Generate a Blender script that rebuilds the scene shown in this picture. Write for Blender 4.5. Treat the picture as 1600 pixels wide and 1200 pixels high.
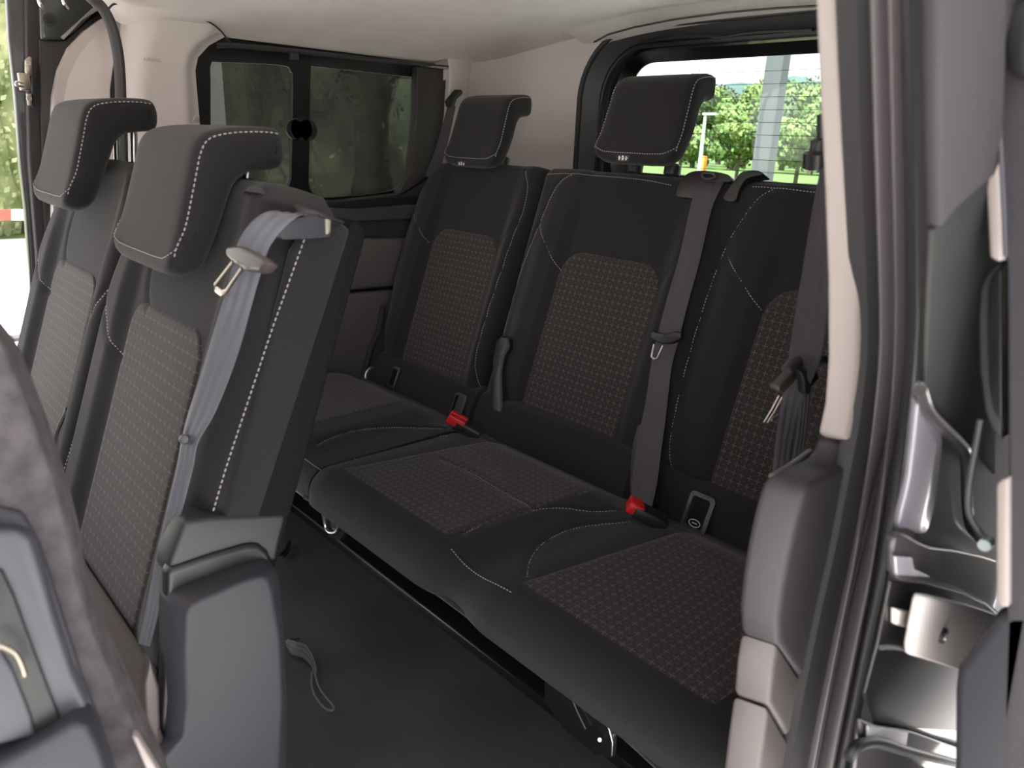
import bpy, bmesh, math, random
from mathutils import Vector, Matrix
random.seed(7)
SC = bpy.context.scene
COL = SC.collection
for o in list(bpy.data.objects):
    bpy.data.objects.remove(o)

# ------------------------------------------------------------------ camera
F = 1150.0
CAM = Vector((0, 0, 1.0))
_a = Vector((-1140, 425, -F)).normalized()                      # world +Y (across the van) in camera space
_b = Vector((2200, 600 - (175 + .042 * 3340), -F)).normalized()
_up = _b.cross(_a).normalized()
if _up.y < 0: _up = -_up
_x = _a.cross(_up)
ROT = Matrix((_x, _a, _up))                                       # world = ROT @ camera
cd = bpy.data.cameras.new('camera'); cam = bpy.data.objects.new('camera', cd); COL.objects.link(cam)
cam.matrix_world = Matrix.Translation(CAM) @ ROT.to_4x4()
cd.sensor_fit = 'HORIZONTAL'; cd.sensor_width = 36; cd.lens = F / 1600 * 36
cd.clip_start = .02; cd.clip_end = 2000
cd.dof.use_dof = True; cd.dof.focus_distance = 1.55; cd.dof.aperture_fstop = 8.0
SC.camera = cam

# ------------------------------------------------------------------ world, sun, exposure
SC.view_settings.view_transform = 'Standard'; SC.view_settings.look = 'None'
SC.view_settings.gamma = 1; SC.view_settings.exposure = 1.1
W = bpy.data.worlds.new('sky'); SC.world = W; W.use_nodes = True
wn = W.node_tree; wn.nodes.clear()
wo = wn.nodes.new('ShaderNodeOutputWorld'); wb = wn.nodes.new('ShaderNodeBackground')
wt = wn.nodes.new('ShaderNodeTexCoord'); ws = wn.nodes.new('ShaderNodeSeparateXYZ'); wr = wn.nodes.new('ShaderNodeValToRGB')
wn.links.new(wt.outputs['Generated'], ws.inputs[0]); wn.links.new(ws.outputs['Z'], wr.inputs[0])
wr.color_ramp.elements[0].position = .0; wr.color_ramp.elements[0].color = (1, .95, .93, 1)
wr.color_ramp.elements[1].position = .5; wr.color_ramp.elements[1].color = (.84, .88, 1, 1)
wn.links.new(wr.outputs[0], wb.inputs[0]); wn.links.new(wb.outputs[0], wo.inputs[0]); wb.inputs[1].default_value = 1.45
sd = bpy.data.lights.new('sun', 'SUN'); sun = bpy.data.objects.new('sun', sd); COL.objects.link(sun)
sd.energy = 13.0; sd.angle = math.radians(1.5); sd.color = (1, .955, .91)
sun.rotation_euler = Vector((-.66, 0, 1.2)).to_track_quat('Z', 'Y').to_euler()

# ------------------------------------------------------------------ pixel -> place helpers (1600x1200 frame)
def ray(px, py): return ROT @ Vector((px - 800, 600 - py, -F))
def onp(px, py, p0, n):
    d = ray(px, py); return CAM + d * ((Vector(p0) - CAM).dot(n) / d.dot(n))
def onx(px, py, x): return onp(px, py, (x, 0, 0), Vector((1, 0, 0)))
def ony(px, py, y): return onp(px, py, (0, y, 0), Vector((0, 1, 0)))
def onz(px, py, z): return onp(px, py, (0, 0, z), Vector((0, 0, 1)))

# ------------------------------------------------------------------ materials
MATS = {}
def N(nt, t, **k):
    n = nt.nodes.new(t)
    for a, b in k.items(): setattr(n, a, b)
    return n
def mth(nt, op, a, b=None, c=None):
    n = nt.nodes.new('ShaderNodeMath'); n.operation = op
    for i, v in enumerate((a, b, c)):
        if v is None: continue
        if isinstance(v, (int, float)): n.inputs[i].default_value = v
        else: nt.links.new(v, n.inputs[i])
    return n.outputs[0]
def mat(name, col, rough=.6, metal=0., noise=0., nscale=40., bump=0., bscale=300., sheen=0., coat=0., col2=None, spec=.5):
    m = bpy.data.materials.new(name); m.use_nodes = True; nt = m.node_tree; b = nt.nodes['Principled BSDF']
    b.inputs['Roughness'].default_value = rough; b.inputs['Metallic'].default_value = metal
    b.inputs['Sheen Weight'].default_value = sheen; b.inputs['Sheen Roughness'].default_value = .5
    b.inputs['Specular IOR Level'].default_value = spec; b.inputs['Coat Weight'].default_value = coat; b.inputs['Coat Roughness'].default_value = .05
    tc = N(nt, 'ShaderNodeTexCoord')
    if noise or col2:
        nz = N(nt, 'ShaderNodeTexNoise'); nz.inputs['Scale'].default_value = nscale; nz.inputs['Detail'].default_value = 6
        nt.links.new(tc.outputs['Object'], nz.inputs['Vector'])
        rp = N(nt, 'ShaderNodeValToRGB'); c2 = col2 or tuple(min(1, c * (1 + noise)) for c in col); c1 = col if col2 else tuple(c * (1 - noise) for c in col)
        rp.color_ramp.elements[0].position = .35; rp.color_ramp.elements[1].position = .65
        rp.color_ramp.elements[0].color = (*c1, 1); rp.color_ramp.elements[1].color = (*c2, 1)
        nt.links.new(nz.outputs['Fac'], rp.inputs[0]); nt.links.new(rp.outputs[0], b.inputs['Base Color'])
    else: b.inputs['Base Color'].default_value = (*col, 1)
    if bump:
        nb = N(nt, 'ShaderNodeTexNoise'); nb.inputs['Scale'].default_value = bscale; nb.inputs['Detail'].default_value = 3
        nt.links.new(tc.outputs['Object'], nb.inputs['Vector'])
        bp = N(nt, 'ShaderNodeBump'); bp.inputs['Strength'].default_value = bump; bp.inputs['Distance'].default_value = .002
        nt.links.new(nb.outputs['Fac'], bp.inputs['Height']); nt.links.new(bp.outputs[0], b.inputs['Normal'])
    MATS[name] = m; return m
def pattern_mat(name, base, line):
    """woven cloth with staggered plus marks, laid out in metres of the UV map"""
    m = bpy.data.materials.new(name); m.use_nodes = True; nt = m.node_tree; b = nt.nodes['Principled BSDF']
    uv = N(nt, 'ShaderNodeUVMap'); sp = N(nt, 'ShaderNodeSeparateXYZ'); nt.links.new(uv.outputs[0], sp.inputs[0])
    def layer(s, ox, oy, arm, th):
        a = mth(nt, 'ABSOLUTE', mth(nt, 'SUBTRACT', mth(nt, 'FRACT', mth(nt, 'MULTIPLY_ADD', sp.outputs['X'], 1 / s, ox)), .5))
        c = mth(nt, 'ABSOLUTE', mth(nt, 'SUBTRACT', mth(nt, 'FRACT', mth(nt, 'MULTIPLY_ADD', sp.outputs['Y'], 1 / s, oy)), .5))
        h = mth(nt, 'MULTIPLY', mth(nt, 'LESS_THAN', a, th), mth(nt, 'LESS_THAN', c, arm))
        v = mth(nt, 'MULTIPLY', mth(nt, 'LESS_THAN', c, th), mth(nt, 'LESS_THAN', a, arm))
        return mth(nt, 'MAXIMUM', h, v)
    l1 = layer(.0155, 0, 0, .36, .05); l2 = layer(.0155, .5, .5, .12, .045)
    mx = mth(nt, 'MINIMUM', mth(nt, 'ADD', l1, mth(nt, 'MULTIPLY', l2, .45)), 1)
    ck = N(nt, 'ShaderNodeTexChecker'); ck.inputs['Scale'].default_value = 600; nt.links.new(uv.outputs[0], ck.inputs['Vector'])
    ck.inputs['Color1'].default_value = (*[c * .75 for c in base], 1); ck.inputs['Color2'].default_value = (*[c * 1.25 for c in base], 1)
    mix = N(nt, 'ShaderNodeMix', data_type='RGBA'); nt.links.new(mx, mix.inputs[0])
    nt.links.new(ck.outputs[0], mix.inputs[6]); mix.inputs[7].default_value = (*line, 1)
    nt.links.new(mix.outputs[2], b.inputs['Base Color'])
    b.inputs['Roughness'].default_value = .85; b.inputs['Sheen Weight'].default_value = .16; b.inputs['Specular IOR Level'].default_value = .12
    bp = N(nt, 'ShaderNodeBump'); bp.inputs['Strength'].default_value = .4; bp.inputs['Distance'].default_value = .001
    nt.links.new(mx, bp.inputs['Height']); nt.links.new(bp.outputs[0], b.inputs['Normal'])
    MATS[name] = m; return m
def glass_mat(name, tint, rough=0.0, haze=0):
    m = bpy.data.materials.new(name); m.use_nodes = True; nt = m.node_tree; nt.nodes.clear()
    o = N(nt, 'ShaderNodeOutputMaterial'); t = N(nt, 'ShaderNodeBsdfTransparent'); g = N(nt, 'ShaderNodeBsdfGlossy'); mx = N(nt, 'ShaderNodeMixShader')
    fr = N(nt, 'ShaderNodeFresnel'); fr.inputs[0].default_value = 1.4
    t.inputs[0].default_value = (*tint, 1); g.inputs['Roughness'].default_value = rough
    if haze:
        df = N(nt, 'ShaderNodeBsdfDiffuse'); df.inputs[0].default_value = (.5, .5, .48, 1); m2 = N(nt, 'ShaderNodeMixShader'); m2.inputs[0].default_value = haze  # grey diffuse share imitates the reflective haze on the pane
        nt.links.new(t.outputs[0], m2.inputs[1]); nt.links.new(df.outputs[0], m2.inputs[2]); t = m2
    nt.links.new(fr.outputs[0], mx.inputs[0]); nt.links.new(t.outputs[0], mx.inputs[1]); nt.links.new(g.outputs[0], mx.inputs[2]); nt.links.new(mx.outputs[0], o.inputs[0])
    MATS[name] = m; return m
fabric = mat('charcoal_fabric', (.017, .0158, .0172), .9, noise=.15, nscale=900, bump=.25, bscale=1400, sheen=.12, spec=.10)
insert3 = pattern_mat('cross_pattern_cloth', (.028, .0245, .0242), (.078, .071, .068))
thread = mat('grey_thread', (.30, .29, .30), .7)
carpet = mat('carpet_dark', (.011, .011, .010), 1, noise=.35, nscale=500, bump=.9, bscale=900, spec=.05)
carpet_g = mat('carpet_grey', (.062, .055, .057), 1, noise=.3, nscale=60, bump=1, bscale=700)
vinyl = mat('floor_vinyl', (.062, .060, .053), .6, noise=.15, nscale=6, bump=.25, bscale=900, spec=.3)
liner = mat('headliner', (.78, .70, .66), .95, noise=.03, nscale=12, bump=.2, bscale=900)
trimc = mat('trim_cream', (.60, .54, .52), .55, bump=.08, bscale=1500)
trimb = mat('trim_beige', (.285, .245, .228), .5, bump=.08, bscale=1500)
plast = mat('plastic_charcoal', (.040, .036, .041), .5, bump=.15, bscale=1500, spec=.35)
plastg = mat('plastic_grey', (.033, .032, .039), .5, bump=.15, bscale=1200, spec=.3)
plastl = mat('plastic_light_grey', (.048, .050, .060), .45)
black = mat('black_plastic', (.012, .012, .012), .4)
frit = mat('black_frit', (.006, .006, .006), .3)
rubber = mat('rubber', (.030, .029, .030), .5)
rubberl = mat('rubber_lip', (.085, .072, .077), .42)
paint = mat('dark_metallic_paint', (.035, .031, .033), .38, metal=.2, coat=.35)
paintm = mat('mauve_jamb_paint', (.035, .030, .032), .75, spec=.3)
paintk = mat('black_jamb_paint', (.012, .012, .012), .12, coat=1)
steel = mat('steel', (.62, .60, .58), .28, metal=1)
brass = mat('zinc_plated', (.38, .33, .27), .35, metal=1)
webg = mat('belt_webbing', (.042, .038, .046), .6, bump=.3, bscale=1500)
webl = mat('belt_webbing_blue_grey', (.095, .098, .115), .5, bump=.3, bscale=1500)
red = mat('red_button', (.55, .012, .015), .35)
brownp = mat('taupe_plastic', (.05, .041, .039), .4)
white = mat('white_print', (.7, .7, .7), .6)
metalbk = mat('black_steel', (.008, .008, .008), .3, metal=.0)
glass_t = glass_mat('tinted_glass', (.36, .37, .35), haze=.06)
glass_c = glass_mat('rear_glass', (.80, .88, .86))
wire = mat('heater_wire', (.10, .10, .11), .6)

# ------------------------------------------------------------------ object helpers
ORG = {}                                                          # world origin of each top-level object
def thing(name, label, cat, loc=(0, 0, 0), group=None):
    o = bpy.data.objects.new(name, None); COL.objects.link(o); o.location = loc; o.empty_display_size = .05
    o['label'] = label; o['category'] = cat
    if group: o['group'] = group
    ORG[o.name] = Vector(loc); return o
def root_org(o):
    while o.parent: o = o.parent
    return ORG.get(o.name, Vector((0, 0, 0)))
def mesh(name, V, Fc, m, parent=None, uv=None, smooth=True, ang=38, bevel=0, seg=3, loc=None):
    me = bpy.data.meshes.new(name); org = root_org(parent) if parent else Vector(loc or (0, 0, 0))
    me.from_pydata([Vector(v) - org for v in V], [], Fc); me.validate()
    if uv:
        ul = me.uv_layers.new(name='UVMap')
        for l in me.loops: ul.data[l.index].uv = uv[l.vertex_index]
    bm = bmesh.new(); bm.from_mesh(me)
    bmesh.ops.recalc_face_normals(bm, faces=bm.faces)
    if bevel:
        ed = [e for e in bm.edges if len(e.link_faces) == 2 and e.calc_face_angle(0) > math.radians(30)]
        if ed: bmesh.ops.bevel(bm, geom=ed, offset=bevel, segments=seg, profile=.5, affect='EDGES', clamp_overlap=True)
    for f in bm.faces: f.smooth = smooth
    if smooth:
        for e in bm.edges:
            if len(e.link_faces) == 2 and e.calc_face_angle(0) > math.radians(ang): e.smooth = False
    bm.to_mesh(me); bm.free()
    me.materials.append(m)
    o = bpy.data.objects.new(name, me); COL.objects.link(o)
    if parent: o.parent = parent
    else: o.location = org; ORG[o.name] = org
    return o
def tag(o, label, cat, group=None):
    o['label'] = label; o['category'] = cat
    if group: o['group'] = group
    return o
def struct(o): o['kind'] = 'structure'; return o
def sst(a, b, x):
    t = max(0, min(1, (x - a) / (b - a))); return t * t * (3 - 2 * t)
class B:
    """collects geometry for one mesh"""
    def __init__(s): s.v = []; s.f = []
    def add(s, V, Fc):
        k = len(s.v); s.v += [Vector(v) for v in V]; s.f += [[i + k for i in f] for f in Fc]; return s
    def box(s, c, sz, ax=None):
        ax = ax or (Vector((1, 0, 0)), Vector((0, 1, 0)), Vector((0, 0, 1))); c = Vector(c); V = []
        for i in (-1, 1):
            for j in (-1, 1):
                for k in (-1, 1): V.append(c + ax[0] * (i * sz[0] / 2) + ax[1] * (j * sz[1] / 2) + ax[2] * (k * sz[2] / 2))
        return s.add(V, [(0, 1, 3, 2), (4, 6, 7, 5), (0, 4, 5, 1), (2, 3, 7, 6), (0, 2, 6, 4), (1, 5, 7, 3)])
    def prism(s, P, off, cap=True):
        n = len(P); P = [Vector(p) for p in P]; off = Vector(off)
        V = P + [p + off for p in P]; Fc = [(i, (i + 1) % n, n + (i + 1) % n, n + i) for i in range(n)]
        if cap: Fc += [tuple(range(n)), tuple(range(2 * n - 1, n - 1, -1))]
        return s.add(V, Fc)
    def tube(s, P, r, n=10, cap=True, flat=None):
        P = [Vector(p) for p in P]; m_ = len(P); V = []; t0 = (P[1] - P[0]).normalized()
        a = t0.orthogonal().normalized() if flat is None else (Vector(flat) - t0 * Vector(flat).dot(t0)).normalized()
        for i in range(m_):
            t = ((P[min(i + 1, m_ - 1)] - P[max(i - 1, 0)])).normalized(); a = (a - t * a.dot(t)).normalized(); b = t.cross(a)
            rr = r[min(i, len(r) - 1)] if isinstance(r, list) else r
            ra, rb = rr if isinstance(rr, tuple) else (rr, rr)
            for k in range(n):
                th = 2 * math.pi * k / n; V.append(P[i] + a * (math.cos(th) * ra) + b * (math.sin(th) * rb))
        Fc = [(i * n + k, i * n + (k + 1) % n, (i + 1) * n + (k + 1) % n, (i + 1) * n + k) for i in range(m_ - 1) for k in range(n)]
        if cap: Fc += [tuple(range(n)), tuple(range((m_ - 1) * n, m_ * n))]
        return s.add(V, Fc)
    def obj(s, name, m, parent=None, **k): return mesh(name, s.v, s.f, m, parent, **k)
def spline(P, n=8, closed=False):
    P = [Vector(p) for p in P]; out = []; L = len(P)
    rng = range(L if closed else L - 1)
    for i in rng:
        if closed: a, b, c, d = P[(i - 1) % L], P[i], P[(i + 1) % L], P[(i + 2) % L]
        else: a, b, c, d = P[max(i - 1, 0)], P[i], P[i + 1], P[min(i + 2, L - 1)]
        for k in range(n):
            t = k / n; out.append(.5 * ((2 * b) + (c - a) * t + (2 * a - 5 * b + 4 * c - d) * t * t + (3 * b - a - 3 * c + d) * t ** 3))
    if not closed: out.append(P[-1])
    return out
def interp(tab, x):
    if x <= tab[0][0]: return tab[0][1]
    for (a, b), (c, d) in zip(tab, tab[1:]):
        if x <= c:
            t = (x - a) / (c - a); return b + (d - b) * t
    return tab[-1][1]
def stitches(name, P, nrm, parent, r=.0009, pitch=.0062, dash=.0042, m=None):
    """a row of thread dashes lying on the surface along P"""
    P = [Vector(p) for p in P]; bb = B(); d = 0; nxt = 0
    for a, b in zip(P, P[1:]):
        L = (b - a).length
        if L < 1e-6: continue
        t = (b - a) / L; s = t.cross(nrm).normalized(); n2 = s.cross(t)
        while nxt <= d + L:
            c = a + t * (nxt - d)
            V = [];
            for q, w in ((-.5, .35), (-.25, 1), (.25, 1), (.5, .35)):
                for (x, y) in ((-1, 0), (0, 1), (1, 0), (0, -.6)): V.append(c + t * (q * dash) + s * (x * r * w) + n2 * (y * r * w))
            Fc = [(i * 4 + k, i * 4 + (k + 1) % 4, i * 4 + 4 + (k + 1) % 4, i * 4 + 4 + k) for i in range(3) for k in range(4)] + [(0, 1, 2, 3), (12, 13, 14, 15)]
            bb.add(V, Fc); nxt += pitch
        d += L
    return bb.obj(name, m or thread, parent)
class Plane:
    """a seat frame: u = world Y, v up the surface, w off the surface"""
    def __init__(s, p0, p1, flip=False):
        s.o = Vector((p0[0], 0, p0[1])); s.ev = (Vector((p1[0], 0, p1[1])) - s.o).normalized(); s.eu = Vector((0, 1, 0))
        s.n = Vector((-s.ev.z, 0, s.ev.x))
        if flip: s.n = -s.n
    def P(s, u, v, w=0): return s.o + s.eu * u + s.ev * v + s.n * w
    def px(s, x, y, w=0):
        p = onp(x, y, s.o + s.n * w, s.n); return (p.y, (p - s.o).dot(s.ev))
def sheet(name, fn, NU, NV, T, m, parent, uvf=None):
    """closed cushion: fn(a,b)->point and normal, skirted back by T along -normal"""
    V = []; UV = []
    for j in range(NV + 1):
        for i in range(NU + 1):
            p, n = fn(i / NU, j / NV); V.append(p); UV.append(uvf(i / NU, j / NV) if uvf else (0, 0))
    k = len(V)
    Fc = [(j * (NU + 1) + i, j * (NU + 1) + i + 1, (j + 1) * (NU + 1) + i + 1, (j + 1) * (NU + 1) + i) for j in range(NV) for i in range(NU)]
    bd = [i for i in range(NU + 1)] + [(j) * (NU + 1) + NU for j in range(1, NV + 1)] + [NV * (NU + 1) + i for i in range(NU - 1, -1, -1)] + [j * (NU + 1) for j in range(NV - 1, 0, -1)]
    bk = {}
    for b_ in bd:
        i, j = b_ % (NU + 1), b_ // (NU + 1); p, n = fn(i / NU, j / NV); bk[b_] = len(V); V.append(p - n * T if not callable(T) else T(i / NU, j / NV)); UV.append(UV[b_])
    for x, y in zip(bd, bd[1:] + bd[:1]): Fc.append((x, y, bk[y], bk[x]))
    Fc.append(tuple(bk[b_] for b_ in bd))
    return mesh(name, V, Fc, m, parent, uv=UV if uvf else None, ang=60)

# ------------------------------------------------------------------ van shell (setting)
YF, YN = 1.85, .20
def ceil_z(x, y):
    d = abs(y - 1.02) / .85
    return 1.345 - (.03 + .105 * sst(.40, .58, x)) * d ** 3 - .06 * max(0, x - 1.55) - (.03 * max(0, .2 - x))
V = []; nx, ny = 60, 50
for j in range(ny + 1):
    for i in range(nx + 1):
        x = -1.3 + 3.12 * i / nx; y = .19 + (1.87 - .19) * j / ny; V.append((x, y, ceil_z(x, y)))
Fc = [(j * (nx + 1) + i, j * (nx + 1) + i + 1, (j + 1) * (nx + 1) + i + 1, (j + 1) * (nx + 1) + i) for j in range(ny) for i in range(nx)]
k = len(V); V += [(p[0], p[1], 1.46) for p in V]; Fc += [tuple(q + k for q in f) for f in Fc]
for i in range(nx):
    Fc += [(i, i + 1, k + i + 1, k + i), (ny * (nx + 1) + i, ny * (nx + 1) + i + 1, k + ny * (nx + 1) + i + 1, k + ny * (nx + 1) + i)]
for j in range(ny):
    Fc += [(j * (nx + 1), (j + 1) * (nx + 1), k + (j + 1) * (nx + 1), k + j * (nx + 1)), (j * (nx + 1) + nx, (j + 1) * (nx + 1) + nx, k + (j + 1) * (nx + 1) + nx, k + j * (nx + 1) + nx)]
struct(mesh('ceiling', V, Fc, liner))
struct(B().box((.3, 1.02, -.02), (3.2, 1.68, .04)).obj('floor', vinyl, smooth=False))

def pxpoly(P, plane, w=0): return [plane(x, y, w) for x, y in P]
def wallpoly(name, P, y, off, m, parent=None, sp=0, bevel=0, **k):
    Q = [ony(a, b, y) for a, b in P]
    if sp: Q = spline(Q, sp, True)
    return B().prism(Q, off).obj(name, m, parent, bevel=bevel, **k)
def xpoly(name, P, x, off, m, parent=None, sp=0, bevel=0, **k):
    Q = [onx(a, b, x) for a, b in P]
    if sp: Q = spline(Q, sp, True)
    return B().prism(Q, off).obj(name, m, parent, bevel=bevel, **k)

# C pillar trim on the far side, ahead of the side window: rounded column with the window corner cut in
def rrect(y0, y1, z0, z1, r, n=8):
    out = []
    for cy, cz, a0 in ((y1 - r, z1 - r, 0), (y0 + r, z1 - r, 90), (y0 + r, z0 + r, 180), (y1 - r, z0 + r, 270)):
        for k in range(n + 1):
            a = math.radians(a0 + 90 * k / n); out.append((cy + r * math.cos(a), cz + r * math.sin(a)))
    return out
def bridge(name, outer, inner, off, m, parent=None, **k):
    """ring between two matching loops, given thickness off"""
    n = len(outer); bb = B(); off = Vector(off); V = list(outer) + list(inner) + [Vector(p) + off for p in outer] + [Vector(p) + off for p in inner]
    Fc = []
    for i in range(n):
        j = (i + 1) % n
        Fc += [(i, j, n + j, n + i), (2 * n + i, 2 * n + j, 3 * n + j, 3 * n + i), (i, j, 2 * n + j, 2 * n + i), (n + i, n + j, 3 * n + j, 3 * n + i)]
    return bb.add(V, Fc).obj(name, m, parent, **k)
# far wall upper surround (cream) with the big window opening
WX0, WX1, WZ0, WZ1 = .715, 1.46, .835, 1.2
win = [(x, z) for x, z in rrect(WX0, WX1, WZ0, 1.30, .07)]
# pillar trim: swept column from sill to headliner
V = []; cols = 22
for j, z in enumerate([.45 + .85 * t / 30 for t in range(31)]):
    xe = WX0 + .004
    if z > 1.125: xe += .085 * (1 - math.sqrt(max(0, 1 - min(1, (z - 1.125) / .075) ** 2)))
    if z < .90: xe += .05 * sst(.90, .80, z)
    for i in range(cols + 1):
        t = i / cols; xs = .535 + .045 * sst(.95, 1.25, z); x = xs + (xe - xs) * t
        bulge = .055 * math.sin(math.pi * min(1, t * 3.2) / 2) ** .8 if t < .3125 else .055 - .03 * sst(.75, 1, t)
        V.append((x, YF + .035 - bulge, z))
Fc = [(j * (cols + 1) + i, j * (cols + 1) + i + 1, (j + 1) * (cols + 1) + i + 1, (j + 1) * (cols + 1) + i) for j in range(30) for i in range(cols)]
k = len(V); V += [(v[0], YF + .045, v[2]) for v in V]; Fc += [tuple(q + k for q in f) for f in Fc]
for j in range(30):
    for i in (0, cols): Fc.append((j * (cols + 1) + i, (j + 1) * (cols + 1) + i, k + (j + 1) * (cols + 1) + i, k + j * (cols + 1) + i))
t1 = struct(mesh('trim_1', V, Fc, trimc))
struct(B().prism([(.6, YF + .048, 1.17), (1.80, YF + .048, 1.17), (1.80, YF + .048, 1.45), (.5, YF + .048, 1.45)], (0, .01, 0)).obj('trim_22', black))
# thin shadow-gap bead between pillar trim and headliner
bd = spline([ony(a, b, 1.82) for a, b in [(166, 22), (172, 11), (185, 6), (230, 14), (300, 24), (338, 42), (362, 70)]], 8)
B().tube(bd, .0022, 6).obj('bead', rubber, t1)
# far side window
w1 = thing('window_1', 'dark tinted side window in the far wall, split by a black bar', 'window', (WX0, YF, WZ0)); w1['kind'] = 'structure'
for k_ in ('label', 'category'): del w1[k_]
gl = YF + .035
outer = [ony(a, b, YF + .012) for a, b in [(300, 56), (455, 64), (620, 84), (706, 92), (712, 110), (700, 240), (665, 318), (600, 330), (530, 334), (440, 338), (380, 325), (318, 290), (300, 250), (300, 130)]]
def hole(P, n=6): return spline([ony(a, b, gl) for a, b in P], n, True)
fr = B()
def ring_to(frm, hp, n=64):
    pass
# black frit: a sheet with two rounded openings, built as two loops bridged
def frame_half(name, out, inn, m, parent):
    n = len(inn)
    c = sum(inn, Vector()) / n
    # resample outer loop radially to match the inner loop
    O = []
    for p in inn:
        d = (p - c); best = None
        for a, b in zip(out, out[1:] + out[:1]):
            e = b - a; den = d.x * e.z - d.z * e.x
            if abs(den) < 1e-9: continue
            t = ((a.x - c.x) * e.z - (a.z - c.z) * e.x) / den; s_ = ((a.x - c.x) * d.z - (a.z - c.z) * d.x) / den
            if t > 0 and -1e-6 <= s_ <= 1 + 1e-6 and (best is None or t > best): best = t
        O.append(c + d * best)
    return bridge(name, O, inn, (0, .012, 0), m, parent, smooth=False)
o1 = [ony(a, b, gl) for a, b in [(300, 60), (475, 72), (472, 318), (300, 300)]]
i1 = hole([(330, 100), (345, 97), (440, 102), (455, 112), (458, 130), (456, 250), (454, 284), (440, 294), (380, 284), (335, 270), (330, 250), (329, 130)])
frame_half('window_frame', o1, i1, frit, w1)
o2 = [ony(a, b, gl) for a, b in [(475, 72), (720, 90), (712, 330), (472, 330)]]
i2 = hole([(488, 92), (500, 88), (570, 93), (638, 99), (650, 104), (651, 120), (646, 200), (636, 270), (622, 293), (590, 302), (510, 309), (492, 304), (483, 290), (483, 250), (485, 130)])
frame_half('window_frame', o2, i2, frit, w1)
B().prism([ony(a, b, gl + .015) for a, b in [(296, 60), (720, 88), (712, 330), (296, 310)]], (0, .004, 0)).obj('pane', glass_t, w1, smooth=False)
kb = B()
for c_, r_ in (((458, 202), .024), ((468, 201), .030), ((478, 203), .027)):
    c0 = ony(*c_, gl - .004); kb.tube([c0, c0 + Vector((0, -.012, 0))], r_, 20)
kb.obj('catch', black, w1)
# window header rail + small clip
B().tube([ony(a, b, YF - .005) for a, b in [(338, 72), (360, 71), (430, 77), (520, 86), (600, 95), (700, 104)]], .006, 8).obj('header_rail', rubber, w1)
B().box(ony(459, 88, YF - .012), (.022, .014, .018)).obj('clip', rubber, w1, bevel=.003)
B().tube(spline([ony(a, b, YF + .02) for a, b in [(470, 308), (500, 314), (540, 313), (590, 308), (622, 303), (640, 292), (652, 270)]], 6), .0035, 8).obj('chrome_bead', plastl, w1)
# far wall: sill, light band, dark gap, door card
struct(wallpoly('trim_2', [(440, 318), (520, 316), (632, 303), (660, 285), (700, 255), (720, 300), (700, 335), (640, 330), (530, 335), (440, 336)], YF - .01, (0, .06, 0), black, bevel=.004))
struct(wallpoly('trim_3', [(500, 324), (560, 326), (640, 320), (700, 318), (700, 340), (635, 343), (560, 346), (500, 347)], YF - .02, (0, .05, 0), plastl, bevel=.004))
struct(wallpoly('trim_4', [(500, 346), (635, 334), (700, 340), (700, 372), (560, 372), (500, 372)], YF + .01, (0, .03, 0), plast, bevel=.003))
wr_ = struct(B().prism([(.5, YF + .0, -.02), (1.84, YF + .0, -.02), (1.84, YF + .0, .80), (.5, YF + .0, .80)], (0, .04, 0)).obj('wall_right', plast, bevel=.002))
cardm = mat('door_card', (.10, .093, .095), .5, bump=.1, bscale=900)
struct(wallpoly('trim_5', [(470, 385), (545, 380), (560, 373), (640, 374), (700, 376), (700, 440), (575, 452), (470, 462)], YF - .045, (0, .04, 0), cardm, bevel=.012))
struct(wallpoly('trim_6', [(470, 466), (575, 456), (700, 445), (700, 640), (565, 640), (565, 604), (470, 604)], YF - .035, (0, .03, 0), cardm, bevel=.008))
# D pillar trims, tall panels that turn the rear corner (far side) and its mirror
def dpillar(name, sgn):
    yc = 1.02; path = [(1.44, .845), (1.50, .842), (1.56, .822), (1.62, .775), (1.68, .695), (1.73, .62), (1.748, .585), (1.753, .573)]
    path = spline([(a, b, 0) for a, b in path], 5); V = []; n = len(path)
    for j in range(25):
        z = .30 + 1.06 * j / 24
        for i, p in enumerate(path):
            t = i / (n - 1); xx, yy = p.x, p.y
            if t > .3 and z > 1.125:
                cut = (.19 - math.sqrt(max(0, .19 ** 2 - min(z - 1.125, .19) ** 2))) * sst(.3, 1, t); yy -= cut; xx += cut * .05
            tl = .045 * sst(.95, 1.35, z); yy -= tl * (1 - t) * .4
            V.append((xx, yc + sgn * yy, z))
    Fc = [(j * n + i, j * n + i + 1, (j + 1) * n + i + 1, (j + 1) * n + i) for j in range(24) for i in range(n - 1)]
    return struct(mesh(name, V, Fc, trimc))
dp = dpillar('trim_7', 1); dpillar('trim_8', -1)
for o_ in (dp,):
    pass
# rounded upper corner bracket where window, roof and pillar meet
struct(wallpoly('trim_9', [(700, 92), (716, 88), (736, 90), (738, 104), (728, 150), (722, 200), (716, 250), (700, 258), (690, 254), (700, 180), (704, 110)], YF - .015, (0, .05, 0), trimc, bevel=.006))
struct(wallpoly('trim_10', [(668, 104), (706, 88), (708, 108), (690, 107)], YF - .01, (0, .04, 0), trimb, bevel=.003))
# dark quarter area behind the window
struct(wallpoly('trim_11', [(652, 104), (700, 108), (697, 180), (690, 250), (652, 292), (620, 306), (640, 270), (650, 190)], YF + .005, (0, .03, 0), mat('quarter_panel', (.035, .03, .028), .5), bevel=.004))

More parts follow.
